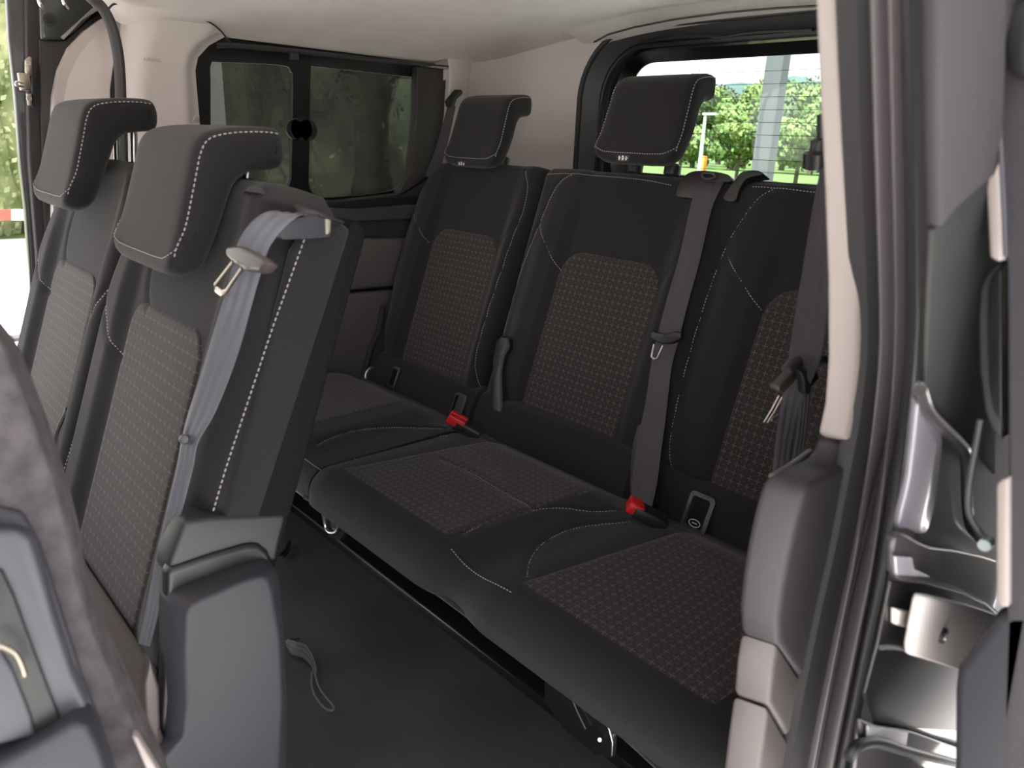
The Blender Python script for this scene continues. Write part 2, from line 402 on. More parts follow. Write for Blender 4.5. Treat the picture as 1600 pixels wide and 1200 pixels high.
# rear opening and tailgate
def loop(x, y0, y1, z0, z1, r): return [Vector((x, a, b)) for a, b in rrect(y0, y1, z0, z1, r, 10)]
yc = 1.02
LA = loop(1.755, yc - .575, yc + .575, .30, 1.315, .19)
LB = loop(1.76, yc - .555, yc + .555, .31, 1.297, .175)
LC = loop(1.80, yc - .525, yc + .525, .33, 1.275, .15)
LD = loop(1.81, yc - .50, yc + .50, .35, 1.262, .13)
LE = loop(1.86, yc - .465, yc + .465, .93, 1.235, .075)
LE0 = loop(1.83, yc - .50, yc + .50, .86, 1.262, .11)
LZ = loop(1.77, yc - .84, yc + .84, -.02, 1.40, .05)
struct(bridge('wall_back', LZ, LA, (.02, 0, 0), trimc))
s1 = bridge('trim_12', LA, LC, (.006, 0, 0), mat('jamb_grey', (.06, .058, .062), .5)); struct(s1)
B().tube([p for p in LA] + [LA[0]], .008, 8, cap=False).obj('seal', rubber, s1)
B().tube([p for p in LC] + [LC[0]], .009, 8, cap=False).obj('inner_seal', black, s1)
tg = thing('door_3', '', '', (1.83, yc, .3)); tg['kind'] = 'structure'; del tg['label']; del tg['category']
bridge('gate_panel', loop(1.815, yc - .60, yc + .60, .2, 1.40, .16), LE0, (.015, 0, 0), paintk, tg)
bridge('glass_frit', LE0, LE, (.004, 0, 0), frit, tg)
B().prism([(1.815, yc - .55, .2), (1.815, yc + .55, .2), (1.815, yc + .55, .87), (1.815, yc - .55, .87)], (.03, 0, 0)).obj('gate_card', plast, tg)
w2 = B().prism(loop(1.862, yc - .49, yc + .49, .90, 1.255, .09), (.004, 0, 0)).obj('window_2', glass_c, smooth=False); struct(w2)
wb_ = B()
for q in range(9):
    z = .952 + .031 * q; wb_.tube([(1.860, yc - .44 + .88 * t / 12, z + .0) for t in range(13)], .0006, 5)
hw = wb_.obj('heater_wire', wire, w2); hw['kind'] = 'stuff'
# header trim above the tailgate opening
hd = []
for j in range(25):
    y = yc - .55 + 1.10 * j / 24; zt = ceil_z(1.70, y); hd += [(1.66, y, zt + .002), (1.73, y, zt - .018), (1.765, y, zt - .028), (1.765, y, zt + .05)]
Fc = [(j * 4 + i, j * 4 + i + 1, j * 4 + 5 + i, j * 4 + 4 + i) for j in range(24) for i in range(3)]
t13 = struct(mesh('trim_13', hd, Fc, liner))
B().tube([onx(a, b, 1.69) for a, b in [(928, 66), (950, 54), (990, 43), (1050, 31), (1130, 20), (1210, 13), (1280, 9)]], .0025, 6).obj('bead', rubber, t13)
B().tube(spline([onx(a, b, 1.75) for a, b in [(1000, 66), (1040, 58), (1090, 55), (1130, 57), (1180, 50), (1270, 46)]], 6), .0045, 8).obj('latch_strip', black, tg)
B().box(onx(1088, 66, 1.80), (.01, .03, .008)).obj('hinge_cap', brass, tg, bevel=.002)

# ------------------------------------------------------------------ seats
P3 = Plane((1.11, .386), (1.30, .944))
P2 = Plane((.18, .386), (.37, .944))
HB = .60
def edge_drop(d, R):
    if d >= R: return 0
    return R * (1 - math.sqrt(max(0, 1 - (1 - d / R) ** 2)))
def warp(t, k=.18):
    """more rows near both ends"""
    return t - k * math.sin(2 * math.pi * t) / (2 * math.pi) * 2.6
def backrest(pl, uLt, uRt, places, T, m, parent, seams=(), NU=120, NV=110, v0=.02, vtop=HB, bump=.016):
    def W_(u, v):
        w = 0
        for c in places:
            du = abs(u - c); w += bump * sst(.125, .165, du) * (1 - sst(.20, .262, du)) * sst(-.05, .12, v) * (1 - .6 * sst(.40, .55, v))
        for s in seams:
            d = min((u - a) ** 2 + (v - b) ** 2 for a, b in s)
            if d < .0004: w -= .0035 * math.exp(-d / .00002)
        uL, uR = interp(uLt, v), interp(uRt, v)
        w -= edge_drop(abs(uL - u), .035) + edge_drop(abs(u - uR), .035) + edge_drop(vtop - v, .03) + edge_drop(v - v0, .025)
        return max(w, -T + .02)
    def fn(a, b):
        v = v0 + (vtop - v0) * warp(b); u = interp(uRt, v) + (interp(uLt, v) - interp(uRt, v)) * warp(a)
        return pl.P(u, v, W_(u, v)), pl.n
    def back(a, b):
        v = v0 + (vtop - v0) * warp(b); u = interp(uRt, v) + (interp(uLt, v) - interp(uRt, v)) * warp(a)
        return pl.P(u, v, -T)
    o = sheet('backrest', fn, NU, NV, back, m, parent)
    return o, W_
def panel(pl, c, hw, v0, v1, W_, m, parent, name='insert_panel', r=.06, lift=.0022, tilt=0, N_=46):
    """rounded-top cloth insert following the cushion"""
    def uv(a, b):
        v = v0 + (v1 - v0) * warp(b, .1)
        dt = v1 - v; h = hw
        if dt < r: h = hw - (r - math.sqrt(max(0, r * r - (r - dt) ** 2))) * .95
        return c(v) + (2 * a - 1) * h, v
    def fn(a, b):
        u, v = uv(a, b); e = min(a, 1 - a) * 2 * hw; e2 = min(b, 1 - b) * (v1 - v0)
        e = min(e, e2); lf = lift * (sst(0, .006, e) * 1.6 - .6)
        return pl.P(u, v, W_(u, v) + lf), pl.n
    return sheet(name, fn, N_, N_ + 20, .004, m, parent, uvf=uv)
def on_back(pl, W_, pts, off=.0006, n=10):
    return [pl.P(p.x, p.y, W_(p.x, p.y) + off) for p in spline([(a, b, 0) for a, b in pts], n)]
def seamset(pl, W_, parent, lists, r=.0009, name='stitching', **k):
    for L in lists: stitches(name, on_back(pl, W_, L), pl.n, parent, r, **k)

def headrest(x, z, yc_, s, parent, m, pad=True, stitch_r=.0011, tagged=False, hw=.123, arm=1.0):
    """forward-hooked head restraint; (x,z) is the lower front corner of the flap"""
    prof = [(.000, .012), (.014, .055), (.030, .105), (.042, .142), (.055, .158), (.078, .165), (.110, .168), (.138, .167), (.147, .160), (.150, .145), (.147, .128), (.138, .121),
            (.115, .118), (.098, .114), (.084, .102), (.073, .080), (.062, .054), (.050, .024), (.040, .006), (.026, -.001), (.010, .000)]
    prof = [(a if a < .07 else .07 + (a - .07) * arm, b) for a, b in prof]
    pr = [(p.x, p.y) for p in spline([(a, b, 0) for a, b in prof], 4, True)]; n = len(pr)
    # inward normals
    nr = []
    for i in range(n):
        a, b = pr[i - 1], pr[(i + 1) % n]; dx, dy = b[0] - a[0], b[1] - a[1]; L = math.hypot(dx, dy); nr.append((dy / L, -dx / L))
    R = .020; ks = [-1, -.995, -.98, -.955, -.92, -.88, -.84, -.7, -.4, 0, .4, .7, .84, .88, .92, .955, .98, .995, 1]
    V = []; rows = []
    for k in ks:
        u = k * hw; d = hw - abs(u); ins = edge_drop(d, R) * .92; row = []
        for i in range(n):
            p, q = pr[i]; p += nr[i][0] * ins; q += nr[i][1] * ins
            cb = edge_drop(max(0, d - .0), .045) * .75 * (1 - sst(.0, .07, q)); q += cb
            if k and p < .05 and q > .1: pass
            tw = 1 - .06 * sst(.0, .16, q)
            row.append(Vector((x + p * s, yc_ + u * s * tw, z + q * s)))
        rows.append(row); V += row
    Fc = [(j * n + i, j * n + (i + 1) % n, (j + 1) * n + (i + 1) % n, (j + 1) * n + i) for j in range(len(ks) - 1) for i in range(n)]
    f0, F_ = -3, 34
    A_ = [(q % n) for q in range(f0, F_ + 1)]; B_ = [(n + f0 - q) % n for q in range(0, n - (F_ - f0) + 1)]
    for base in (0, (len(ks) - 1) * n):
        M_ = 60; last = None
        for q in range(M_ + 1):
            cur = (A_[round(q * (len(A_) - 1) / M_)], B_[round(q * (len(B_) - 1) / M_)])
            if last:
                fc = []
                for e_ in (last[0], cur[0], cur[1], last[1]):
                    if e_ not in fc: fc.append(e_)
                if len(fc) > 2: Fc.append(tuple(base + e_ for e_ in fc))
            last = cur
    h = mesh('headrest', V, Fc, m, parent, ang=70)
    i_end = 4 * 7 + 2
    for kk, sg in ((3, -1), (15, 1)):
        row = rows[kk]; P = [row[i % n] for i in range(0, i_end)]
        out = []
        for i, p in zip(range(0, i_end), P):
            out.append(p + Vector((-nr[i % n][0] * .0004, sg * .0008, -nr[i % n][1] * .0004)))
        stitches('side_stitching', out, Vector((-.4, sg * .8, .3)), h, stitch_r)
    P = [rows[j][1] + Vector((-.0008, 0, 0)) for j in range(3, 16)]
    stitches('hem_stitching', P, Vector((-1, 0, .2)), h, stitch_r * .8)
    # moulding seam along the side of the arm
    row = rows[1]
    return h, rows, n
def posts(parent, base, top, dy, r=.0055, m=None):
    base = Vector(base); top = Vector(top)
    for s in (-1, 1):
        o = Vector((0, s * dy, 0)); B().tube([base + o, top + o], r, 12).obj('headrest_post', m or steel, parent)
        c = base + o; ax = (top - base).normalized()
        B().tube([c - ax * .012, c + ax * .006, c + ax * .010], [.017, .017, .012], 18).obj('post_collar', black, parent)

# cushions: z = .375 top, running forward from x=1.02 to the roll at x=.66
def cushion(zc, x0, x1, uR, uL, places, m, parent, seams=(), drop=.060, chan=(), NU=120, NV=90, bump=.012, Rr=.04, RL=.03, RR=.03):
    Lf = x0 - x1; arc = Rr * math.pi / 2; tot = Lf + arc + (drop - Rr)
    def W_(u, s):
        w = 0
        for c in places:
            du = abs(u - c(s)); w += bump * (1 - sst(.16, .25, du)) * (1 - .7 * math.exp(-(s / .05) ** 2))
        w -= .034 * (1 - sst(.0, .12, s))
        for sm in seams:
            d = min((u - a) ** 2 + (s - b) ** 2 for a, b in sm)
            if d < .0006: w -= .004 * math.exp(-d / .00003)
        w -= edge_drop(uL - u, RL) + edge_drop(u - uR, RR)
        return w
    def P_(u, s, off=0):
        w = W_(u, s) + off
        if s <= Lf: return Vector((x0 - s, u, zc + w))
        if s <= Lf + arc:
            a = (s - Lf) / Rr; return Vector((x1 - math.sin(a) * (Rr + w), u, zc - Rr + math.cos(a) * (Rr + w)))
        return Vector((x1 - Rr - w, u, zc - Rr - (s - Lf - arc)))
    def nrm(s):
        if s <= Lf: return Vector((0, 0, 1))
        a = min(math.pi / 2, (s - Lf) / Rr); return Vector((-math.sin(a), 0, math.cos(a)))
    def fn(a, b): return P_(uR + (uL - uR) * warp(a), tot * b), Vector((0, 0, 1))
    def back(a, b):
        s = tot * b; p = P_(uR + (uL - uR) * warp(a), s); return Vector((max(p.x, x1 - Rr + .002), p.y, zc - drop - .006))
    o = sheet('seat_cushion', fn, NU, NV, back, m, parent)
    return o, P_, nrm, W_
def cpanel(P_, nrm, uvf, m, parent, lift=.002, name='cushion_insert'):
    def fn(a, b):
        u, s = uvf(a, b); e = min(min(a, 1 - a) * .27, min(b, 1 - b) * .3); lf = lift * (sst(0, .006, e) * 1.6 - .6)
        return P_(u, s, lf), nrm(s)
    return sheet(name, fn, 44, 56, .004, m, parent, uvf=uvf)
def cst(P_, nrm, parent, pts, r=.0009, off=.0006, name='cushion_stitching'):
    L = spline([(a, b, 0) for a, b in pts], 10); P = [P_(p.x, p.y, off) for p in L]; stitches(name, P, Vector((-.3, 0, 1)), parent, r)
def us(px, py, z=.375, x0=1.08):                                  # picture point on the cushion top -> (u, s)
    p = onz(px, py, z); return (p.y, x0 - p.x)
def fsplit(L): return [(p.x, p.y) for p in spline([(a, b, 0) for a, b in L], 12)]

def slot(pl, u, v, w, hw, hh, parent, name='anchor_slot', icon=False, m=plast):
    ring = rrect(-hw, hw, -hh, hh, hw * .35, 6); inn = rrect(-hw * .72, hw * .72, -hh * .78, hh * .78, hw * .25, 6)
    o = bridge(name, [pl.P(u + a, v + b, w) for a, b in ring], [pl.P(u + a, v + b, w + .002) for a, b in inn], pl.n * .006, m, parent)
    B().prism([pl.P(u + a, v + b, w + .0015) for a, b in inn], pl.n * .001).obj('slot_recess', frit, o)
    if icon:
        B().tube([pl.P(u + hw * .45 * math.cos(t * math.pi / 8), v - hh * .55 + hw * .25 * math.sin(t * math.pi / 8), w + .004) for t in range(17)], .0008, 5, cap=False).obj('icon', white, o)
        B().box(pl.P(u, v - hh * .55, w + .004), (.001, hw * .4, .0015)).obj('icon', white, o)
    return o

# --- third row, single seat ------------------------------------------------
seat1 = thing('rear_row_seat', 'single black rear seat at the far side, below the tinted side window', 'seat', (1.1, 1.52, 0))
d1 = [[(1.746, .442), (1.631, .364)]]
r1 = [[(1.339, .578), (1.318, .545), (1.31, .49), (1.31, .452), (1.315, .339), (1.321, .209), (1.319, .11), (1.296, .043)]]
f1 = [[(1.312, .45), (1.325, .425), (1.355, .395)]]
uL1 = [(0, 1.69), (.04, 1.71), (.12, 1.75), (.25, 1.772), (.38, 1.77), (.497, 1.757), (.554, 1.725), (.58, 1.69), (.60, 1.64)]
uR1 = [(0, 1.290), (.6, 1.296)]
b1, W1 = backrest(P3, uL1, uR1, [1.49], .12, fabric, seat1, [fsplit(x) for x in d1 + r1 + f1])
panel(P3, lambda v: 1.487 + .02 * (v - .2) * .5, .131, .035, .412, W1, insert3, seat1)
seamset(P3, W1, seat1, d1 + r1)
stitches('hem_stitching', on_back(P3, W1, [(1.68, .566), (1.6, .577), (1.45, .578), (1.33, .578)]), P3.n, seat1, .0006, m=webg)
h1, rows, nn = headrest(1.245, .937, 1.502, 1.055, seat1, fabric, hw=.100, arm=.72)
posts(seat1, (1.325, 1.502, .955), (1.345, 1.502, 1.075), .048)
C1 = lambda s: 1.50
st1 = [us(*p) for p in [(497, 697), (520, 687), (560, 676), (610, 669), (655, 667), (695, 668)]]
st2 = [us(*p) for p in [(555, 722), (556, 712), (563, 700), (585, 688), (620, 681), (660, 680), (700, 684)]]
fs1 = [us(*p) for p in [(470, 711), (485, 722), (505, 735), (535, 752)]]
c1, Pc1, nc1, _ = cushion(.375, 1.08, .66, 1.21, 1.76, [lambda s: 1.52], fabric, seat1, [fsplit(st1)], RR=.006)
cpanel(Pc1, nc1, lambda a, b: (1.555 + .02 * (1 - b) + (a - .5) * 2 * (.165 - .01 * b), .07 + .325 * b), insert3, seat1)
cst(Pc1, nc1, seat1, st1)
# filler between cushion and backrest with the child-seat anchor slots
PF = Plane((1.078, .335), (1.118, .428))
def filler(u0, u1, parent, name='lower_filler', w=0.):
    V = []; NU_ = 40; prof = [(-.02, -.012), (-.005, .0), (.03, .006), (.06, .006), (.09, .002), (.11, -.02)]
    pr = [(p.x, p.y) for p in spline([(a, b, 0) for a, b in prof], 5)]; n = len(pr)
    for i in range(NU_ + 1):
        t = i / NU_; u = u0 + (u1 - u0) * t; e = edge_drop(min(t, 1 - t) * abs(u1 - u0), .012)
        for (v, w_) in pr: V.append(PF.P(u, v, w_ + w - e))
    Fc = [(i * n + j, i * n + j + 1, (i + 1) * n + j + 1, (i + 1) * n + j) for i in range(NU_) for j in range(n - 1)]
    k = len(V); V += [p - PF.n * .03 for p in V]; Fc += [tuple(q + k for q in f) for f in Fc]
    for i in (0, NU_): Fc += [(i * n + j, i * n + j + 1, k + i * n + j + 1, k + i * n + j) for j in range(n - 1)]
    for j in (0, n - 1): Fc += [(i * n + j, (i + 1) * n + j, k + (i + 1) * n + j, k + i * n + j) for i in range(NU_)]
    return mesh(name, V, Fc, fabric, parent)
filler(1.27, 1.72, seat1)
for (x, y), hw in (((718, 634), .022), ((617, 590), .018)):
    u, v = PF.px(x, y, .006); slot(PF, u, v, .006, hw, .030, seat1)
# hinge arm cover between the two seats
Q = [P3.px(x, y, .03) for x, y in [(766, 690), (769, 600), (769, 560), (774, 532), (783, 524), (794, 527), (796, 542), (787, 556), (783, 580), (786, 690)]]
B().prism([P3.P(u, v, .03) for u, v in Q], P3.n * -.08).obj('hinge_cover', black, seat1, bevel=.005)
# recliner lever and anchor on the outer side
B().tube(spline([ony(a, b, 1.79) for a, b in [(568, 600), (572, 578), (580, 545), (592, 520), (598, 480)]], 6), [.008] * 25, 8).obj('recline_lever', black, seat1)
B().tube(spline([ony(a, b, 1.76) for a, b in [(574, 600), (572, 585), (580, 575), (592, 578), (596, 592)]], 6), .004, 8).obj('belt_anchor', steel, seat1)
B().prism([ony(a, b, 1.775) for a, b in [(598, 610), (596, 560), (604, 540), (618, 560), (620, 610)]], (0, -.02, 0)).obj('side_bracket', black, seat1, bevel=.004)

# --- third row, double seat -------------------------------------------------
seat2 = thing('rear_bench_seat', 'two-place black rear bench seat with the grey belt hanging across its backrest', 'seat', (1.1, .76, 0))
L2 = [(1.188, .580), (1.213, .562), (1.231, .53), (1.245, .459), (1.263, .379), (1.275, .298), (1.271, .219), (1.266, .186)]
d2 = [(1.244, .456), (1.134, .359)]; e2 = [(.842, .413), (.858, .385), (.868, .366)]
L3 = [(.690, .582), (.712, .562), (.727, .533), (.746, .475), (.754, .386), (.755, .259), (.747, .132), (.736, .07), (.712, .027)]
d3 = [(.739, .451), (.637, .362)]
uL2 = [(0, 1.283), (.6, 1.288)]; uR2 = [(0, .26), (.12, .25), (.5, .25), (.58, .27), (.6, .30)]
b2_, W2 = backrest(P3, uL2, uR2, [1.0, .50], .12, fabric, seat2, [fsplit(x) for x in (L2, d2, e2, L3, d3)], NU=230, NV=120)
panel(P3, lambda v: 1.003, .137, .035, .412, W2, insert3, seat2)
panel(P3, lambda v: .500, .137, .03, .412, W2, insert3, seat2)
seamset(P3, W2, seat2, [L2, d2, L3, d3])
stitches('hem_stitching', on_back(P3, W2, [(1.27, .578), (1.15, .583), (1.0, .583), (.91, .575)]), P3.n, seat2, .0008)
stitches('hem_stitching', on_back(P3, W2, [(.73, .585), (.6, .585), (.40, .583), (.3, .58)]), P3.n, seat2, .0009)
stitches('side_seam', on_back(P3, W2, e2), P3.n, seat2, .0005, m=webg)
h2, rows2, nn = headrest(1.245, .968, .981, 1.055, seat2, fabric, hw=.103, arm=.70)
posts(seat2, (1.325, .981, .962), (1.348, .981, 1.10), .048)
# warning tag sewn to the headrest flaps
def hr_tag(h, x, z, y):
    t_ = B().box((x, y, z), (.002, .032, .013)).obj('warning_tag', frit, h, bevel=.0005)
    return t_
def icons(h, x, z, y):
    for dy, s in ((.009, .8), (0, 1.1), (-.009, .8)):
        bb = B(); bb.tube([(x - .0012, y + dy, z + .003 * s), (x - .002, y + dy, z + .003 * s)], .0018 * s, 8)
        bb.box((x - .0015, y + dy, z - .0015), (.0008, .004 * s, .004)); bb.box((x - .0015, y + dy - .003, z + .0005), (.0008, .003, .0012))
        bb.obj('tag_icon', white, h)
for h, z, y in ((h1, .947, 1.50), (h2, .978, .985)):
    p = onx(974 if h is h2 else 722, 247 if h is h2 else 256, 1.2465)
    t_ = hr_tag(h, 1.2455, p.z, p.y)
    for dy, s in ((.009, .8), (0, 1.1), (-.009, .8)):
        bb = B(); bb.tube([(1.2442, p.y + dy, p.z + .003 * s), (1.2436, p.y + dy, p.z + .003 * s)], .0018 * s, 8)
        bb.box((1.2440, p.y + dy, p.z - .0015), (.0008, .0035 * s, .004)); bb.box((1.2440, p.y + dy - .003, p.z + .0005), (.0008, .0025, .0011))
        bb.obj('tag_icon', white, h)
stc2 = [us(*p) for p in [(725, 841), (760, 826), (800, 813), (840, 803), (880, 799), (925, 800), (962, 796)]]
stc3 = [us(*p) for p in [(823, 908), (826, 885), (835, 862), (855, 842), (890, 826), (930, 818), (985, 815)]]
fsc = [us(*p) for p in [(707, 864), (730, 884), (760, 906), (803, 933)]]
mid2 = [us(*p) for p in [(690, 728), (735, 748), (780, 775), (828, 802)]]
c2 = lambda s: .955 + .045 * s / .36
c2_, Pc2, nc2, _ = cushion(.375, 1.08, .66, .25, 1.205, [lambda s: .96 + .04 * (s - .06) / .36, lambda s: .46 + .04 * (s - .06) / .36], fabric, seat2,
                           [fsplit(x) for x in (stc2, stc3, mid2)], NU=220, NV=100, RL=.010)
def ins2(a, b):
    s = .065 + .352 * b; c_ = .938 + .060 * b; h = .152 + .013 * b; return (c_ + (a - .5) * 2 * h, s)
def ins3(a, b):
    s = .07 + .347 * b; c_ = .445 + .052 * b; h = .150 + .015 * b; return (c_ + (a - .5) * 2 * h, s)
cpanel(Pc2, nc2, ins2, insert3, seat2); cpanel(Pc2, nc2, ins3, insert3, seat2)
for L in (st2, stc2, stc3, fsc): cst(Pc2, nc2, seat2, L)
cst(Pc1, nc1, seat1, fs1)
cst(Pc2, nc2, seat2, mid2, .0005, .0042)
filler(.26, 1.275, seat2)
pad = filler(.775, 1.262, seat2, 'lumbar_roll', .016)
u, v = PF.px(1093, 802, .006); slot(PF, u, v, .008, .026, .036, seat2, icon=True, m=mat('slot_grey', (.05, .05, .05), .35))
# frame under the bench
bb = B(); bb.box((.86, .98, .275), (.40, 1.50, .02)); bb.obj('bench_frame', metalbk, seat2)
hm = spline([onx(a, b, .622) for a, b in [(478, 776), (553, 818), (630, 880), (707, 941), (800, 1010), (889, 1074), (976, 1147), (1050, 1215)]], 6)
B().tube(hm, .006, 8).obj('cushion_piping', fabric, seat2)
def foot(P, x, parent):
    Q = [onx(a, b, x) for a, b in P]; return B().prism(Q, (.012, 0, 0)).obj('frame_bracket', metalbk, parent, bevel=.002)
fb = foot([(500, 790), (512, 795), (530, 810), (540, 832), (530, 846), (512, 838), (503, 815)], .70, seat1)
B().tube(spline([onx(a, b, .695) for a, b in [(509, 800), (519, 802), (528, 815), (526, 830), (515, 832), (508, 822)]], 5, True), .0028, 6).obj('anchor_loop', steel, fb)
fb = foot([(850, 1040), (890, 1070), (940, 1110), (957, 1150), (955, 1185), (930, 1180), (880, 1140), (850, 1095)], .70, seat2)
B().tube([onx(890, 1083, .694), onx(902, 1112, .694), onx(915, 1139, .694)], .0012, 6).obj('edge_glint', steel, fb)  # highlights along the bracket edges, drawn as thin bright tubes
B().tube([onx(940, 1120, .694), onx(952, 1140, .694), onx(957, 1160, .694), onx(956, 1180, .694)], .0010, 6).obj('edge_glint', steel, fb)
B().tube([onx(937, 1156, .695), onx(937, 1156, .69)], .003, 10).obj('rivet', steel, fb)
rl = tag(B().prism([(.83, .2, 0), (.835, .2, .018), (.85, .2, .024), (1.0, .2, .024), (1.0, .2, 0)], (0, 1.63, 0)).obj('seat_rail', mat('rail_black', (.01, .01, .01), .25), bevel=.003, loc=(.85, 1, 0)),
         'black floor rail running across the van under the rear bench', 'seat rail')
B().box((.834, 1.45, .021), (.003, .62, .003)).obj('edge_glint', mat('rail_glint', (.35, .31, .27), .35, metal=.8), rl)  # highlight on the rail edge, painted as a bright strip
# belt guides on the backrest top
Pg = Plane((1.11, .386), (1.30, .944))
def guide(P, th, parent, name='belt_guide', w=.012, m=black, sp=4):
    Q = [P3.px(x, y, w) for x, y in P]; Q = [P3.P(a, b, w) for a, b in Q]
    Q = spline(Q, sp, True); return B().prism(Q, P3.n * -th).obj(name, m, parent, bevel=.004)
guide([(1057, 306), (1059, 292), (1070, 274), (1085, 267), (1110, 267), (1138, 273), (1140, 284), (1116, 284), (1100, 292), (1092, 309), (1075, 309)], .035, seat2)
guide([(1130, 310), (1134, 300), (1150, 278), (1160, 268), (1182, 266), (1193, 272), (1180, 275), (1165, 280), (1155, 296), (1150, 312), (1140, 315)], .03, seat2)
p = [P3.P(*P3.px(x, y, .016), .018) for x, y in [(1098, 272), (1112, 271), (1118, 277), (1104, 280)]]
B().tube(spline(p, 5, True), .0022, 6).obj('guide_rim', plastl, seat2)

# --- buckles ---------------------------------------------------------------
def buckle(px, py, label, ang, two, z=.40, s=1.0):
    c = onz(px, py, z); t = thing('seat_belt_buckle', label, 'buckle', c, 'red-button buckles on the rear bench')
    ax = Vector((-math.cos(ang), math.sin(ang), .45)).normalized(); sd_ = ax.cross(Vector((0, 0, 1))).normalized(); up = sd_.cross(ax)
    B().box(c - ax * .012 * s, (.050 * s, .028 * s, .018 * s), (ax, sd_, up)).obj('housing', black, t, bevel=.004)
    if two:
        for q in (-1, 1): B().box(c + ax * .012 * s + sd_ * (q * .0085 * s) + up * .006, (.032 * s, .011 * s, .016 * s), (ax, sd_, up)).obj('release_button', red, t, bevel=.002)
    else:
        B().box(c + ax * .012 * s + up * .003, (.022 * s, .026 * s, .017 * s), (ax, sd_, up)).obj('release_button', red, t, bevel=.003)
    B().box(c - ax * .05 * s, (.05 * s, .018 * s, .006 * s), (ax, sd_, up)).obj('stalk', webg, t, bevel=.001)
    return t
buckle(722, 665, 'black buckle with two red bars, beside the split between the rear seats', .9, True, z=.405, s=1.25)
buckle(1003, 800, 'black buckle with a single red button where the hanging rear belt ends', .9, False, z=.405, s=1.25)

# --- ribbons (seat belts) ---------------------------------------------------
def ribbon(C_, Wd, name, m, parent, th=.0012, ridges=3, n=6):
    """C_: centre points, Wd: half-width vectors"""
    C_ = spline(C_, n); Wd = spline(Wd, n); V = []; K = 12
    for c, w in zip(C_, Wd):
        i = len(V) // (2 * (K + 1)); t = (C_[min(i + 1, len(C_) - 1)] - C_[max(i - 1, 0)]).normalized(); nn_ = t.cross(w).normalized()
        for sg in (1, -1):
            for k_ in range(K + 1):
                q = -1 + 2 * k_ / K; h = .0009 * math.cos(q * math.pi * ridges) * .6
                V.append(c + w * q + nn_ * (sg * th * .5 + h))
    R_ = 2 * (K + 1); Fc = []
    for i in range(len(C_) - 1):
        a = i * R_; b = a + R_
        for k_ in range(K): Fc += [(a + k_, a + k_ + 1, b + k_ + 1, b + k_), (a + K + 1 + k_, a + K + 2 + k_, b + K + 2 + k_, b + K + 1 + k_)]
        Fc += [(a, a + K + 1, b + K + 1, b), (a + K, a + 2 * K + 1, b + 2 * K + 1, b + K)]
    return mesh(name, V, Fc, m, parent, ang=50)
def pxribbon(L, pos, name, m, parent, **k):
    """L: rows of (left px, right px, extra)"""
    Cc, Ww = [], []
    for (a, b, w) in L:
        p, q = pos(*a, w[0]), pos(*b, w[1]); Cc.append((p + q) / 2); Ww.append((q - p) / 2)
    return ribbon(Cc, Ww, name, m, parent, **k)
def p3pos(x, y, w): return P3.P(*P3.px(x, y, w), w)
def p2pos(x, y, w): return P2.P(*P2.px(x, y, w), w)
belt3 = thing('seat_belt', 'dark grey belt hanging down the middle of the two-place rear bench', 'seat belt', (1.3, .85, .95))
pxribbon([((1098, 276), (1134, 280), (.005, .005)), ((1087, 296), (1124, 298), (.022, .020)), ((1078, 325), (1111, 330), (.028, .022)), ((1062, 398), (1094, 405), (.034, .026)), ((1044, 460), (1076, 470), (.036, .03)),
          ((1028, 520), (1062, 525), (.04, .034)), ((1018, 565), (1050, 570), (.04, .036)), ((1010, 620), (1043, 625), (.04, .036)), ((1001, 665), (1038, 668), (.045, .036)), ((993, 710), (1032, 712), (.052, .04)),
          ((988, 750), (1027, 752), (.062, .05)), ((987, 785), (1019, 790), (.075, .07)), ((992, 812), (1014, 816), (.09, .085))], p3pos, 'webbing', webg, belt3)
pxribbon([((996, 665), (1003, 663), (.032, .034)), ((988, 700), (1000, 700), (.034, .04)), ((985, 750), (996, 752), (.045, .055)), ((986, 784), (994, 787), (.062, .07)), ((990, 808), (996, 810), (.08, .082))], p3pos, 'webbing_fold', webg, belt3, ridges=1)
hs = [p3pos(x, y, .046) for x, y in [(1015, 522), (1020, 517), (1040, 522), (1055, 517), (1064, 520), (1063, 528), (1050, 536), (1034, 537), (1017, 529)]]
B().prism(hs, P3.n * -.012).obj('tongue_housing', black, belt3, bevel=.003)
tp = [p3pos(x, y, .048) for x, y in [(1022, 538), (1018, 557), (1022, 561), (1027, 560), (1036, 540)]]
B().tube(tp, [(.0022, .0012)] * len(tp), 8, flat=P3.ev).obj('tongue', steel, belt3)
# outer belt by the near pillar
belt4 = thing('seat_belt', 'grey belt of the nearest rear place, hanging beside the cream pillar trim', 'seat belt', (.85, .27, 1.1))
def y_pos(x, y, w): return ony(x, y, w)
pxribbon([((1282, 262), (1298, 262), (.33, .30)), ((1269, 330), (1297, 330), (.335, .30)), ((1254, 420), (1296, 420), (.34, .29)), ((1241, 500), (1290, 505), (.345, .29)), ((1232, 560), (1280, 565), (.35, .30)), ((1222, 620), (1258, 620), (.35, .33)), ((1213, 690), (1240, 690), (.35, .34)), ((1206, 760), (1230, 760), (.35, .34))], y_pos, 'webbing', webg, belt4)
pxribbon([((1252, 590), (1268, 590), (.335, .33)), ((1247, 660), (1262, 660), (.335, .33)), ((1236, 740), (1252, 740), (.335, .33))], y_pos, 'webbing_return', webg, belt4)
B().tube(spline([ony(a, b, .345) for a, b in [(1283, 180), (1283, 215), (1280, 235), (1278, 262)]], 6), [.004] * 7 + [.009] * 6 + [.014] * 6, 10).obj('loop_anchor', black, belt4)
B().tube(spline([ony(a, b, .33) for a, b in [(1228, 578), (1240, 568), (1262, 562), (1288, 562), (1300, 566)]], 6), .0055, 10).obj('tongue_bar', plast, belt4)
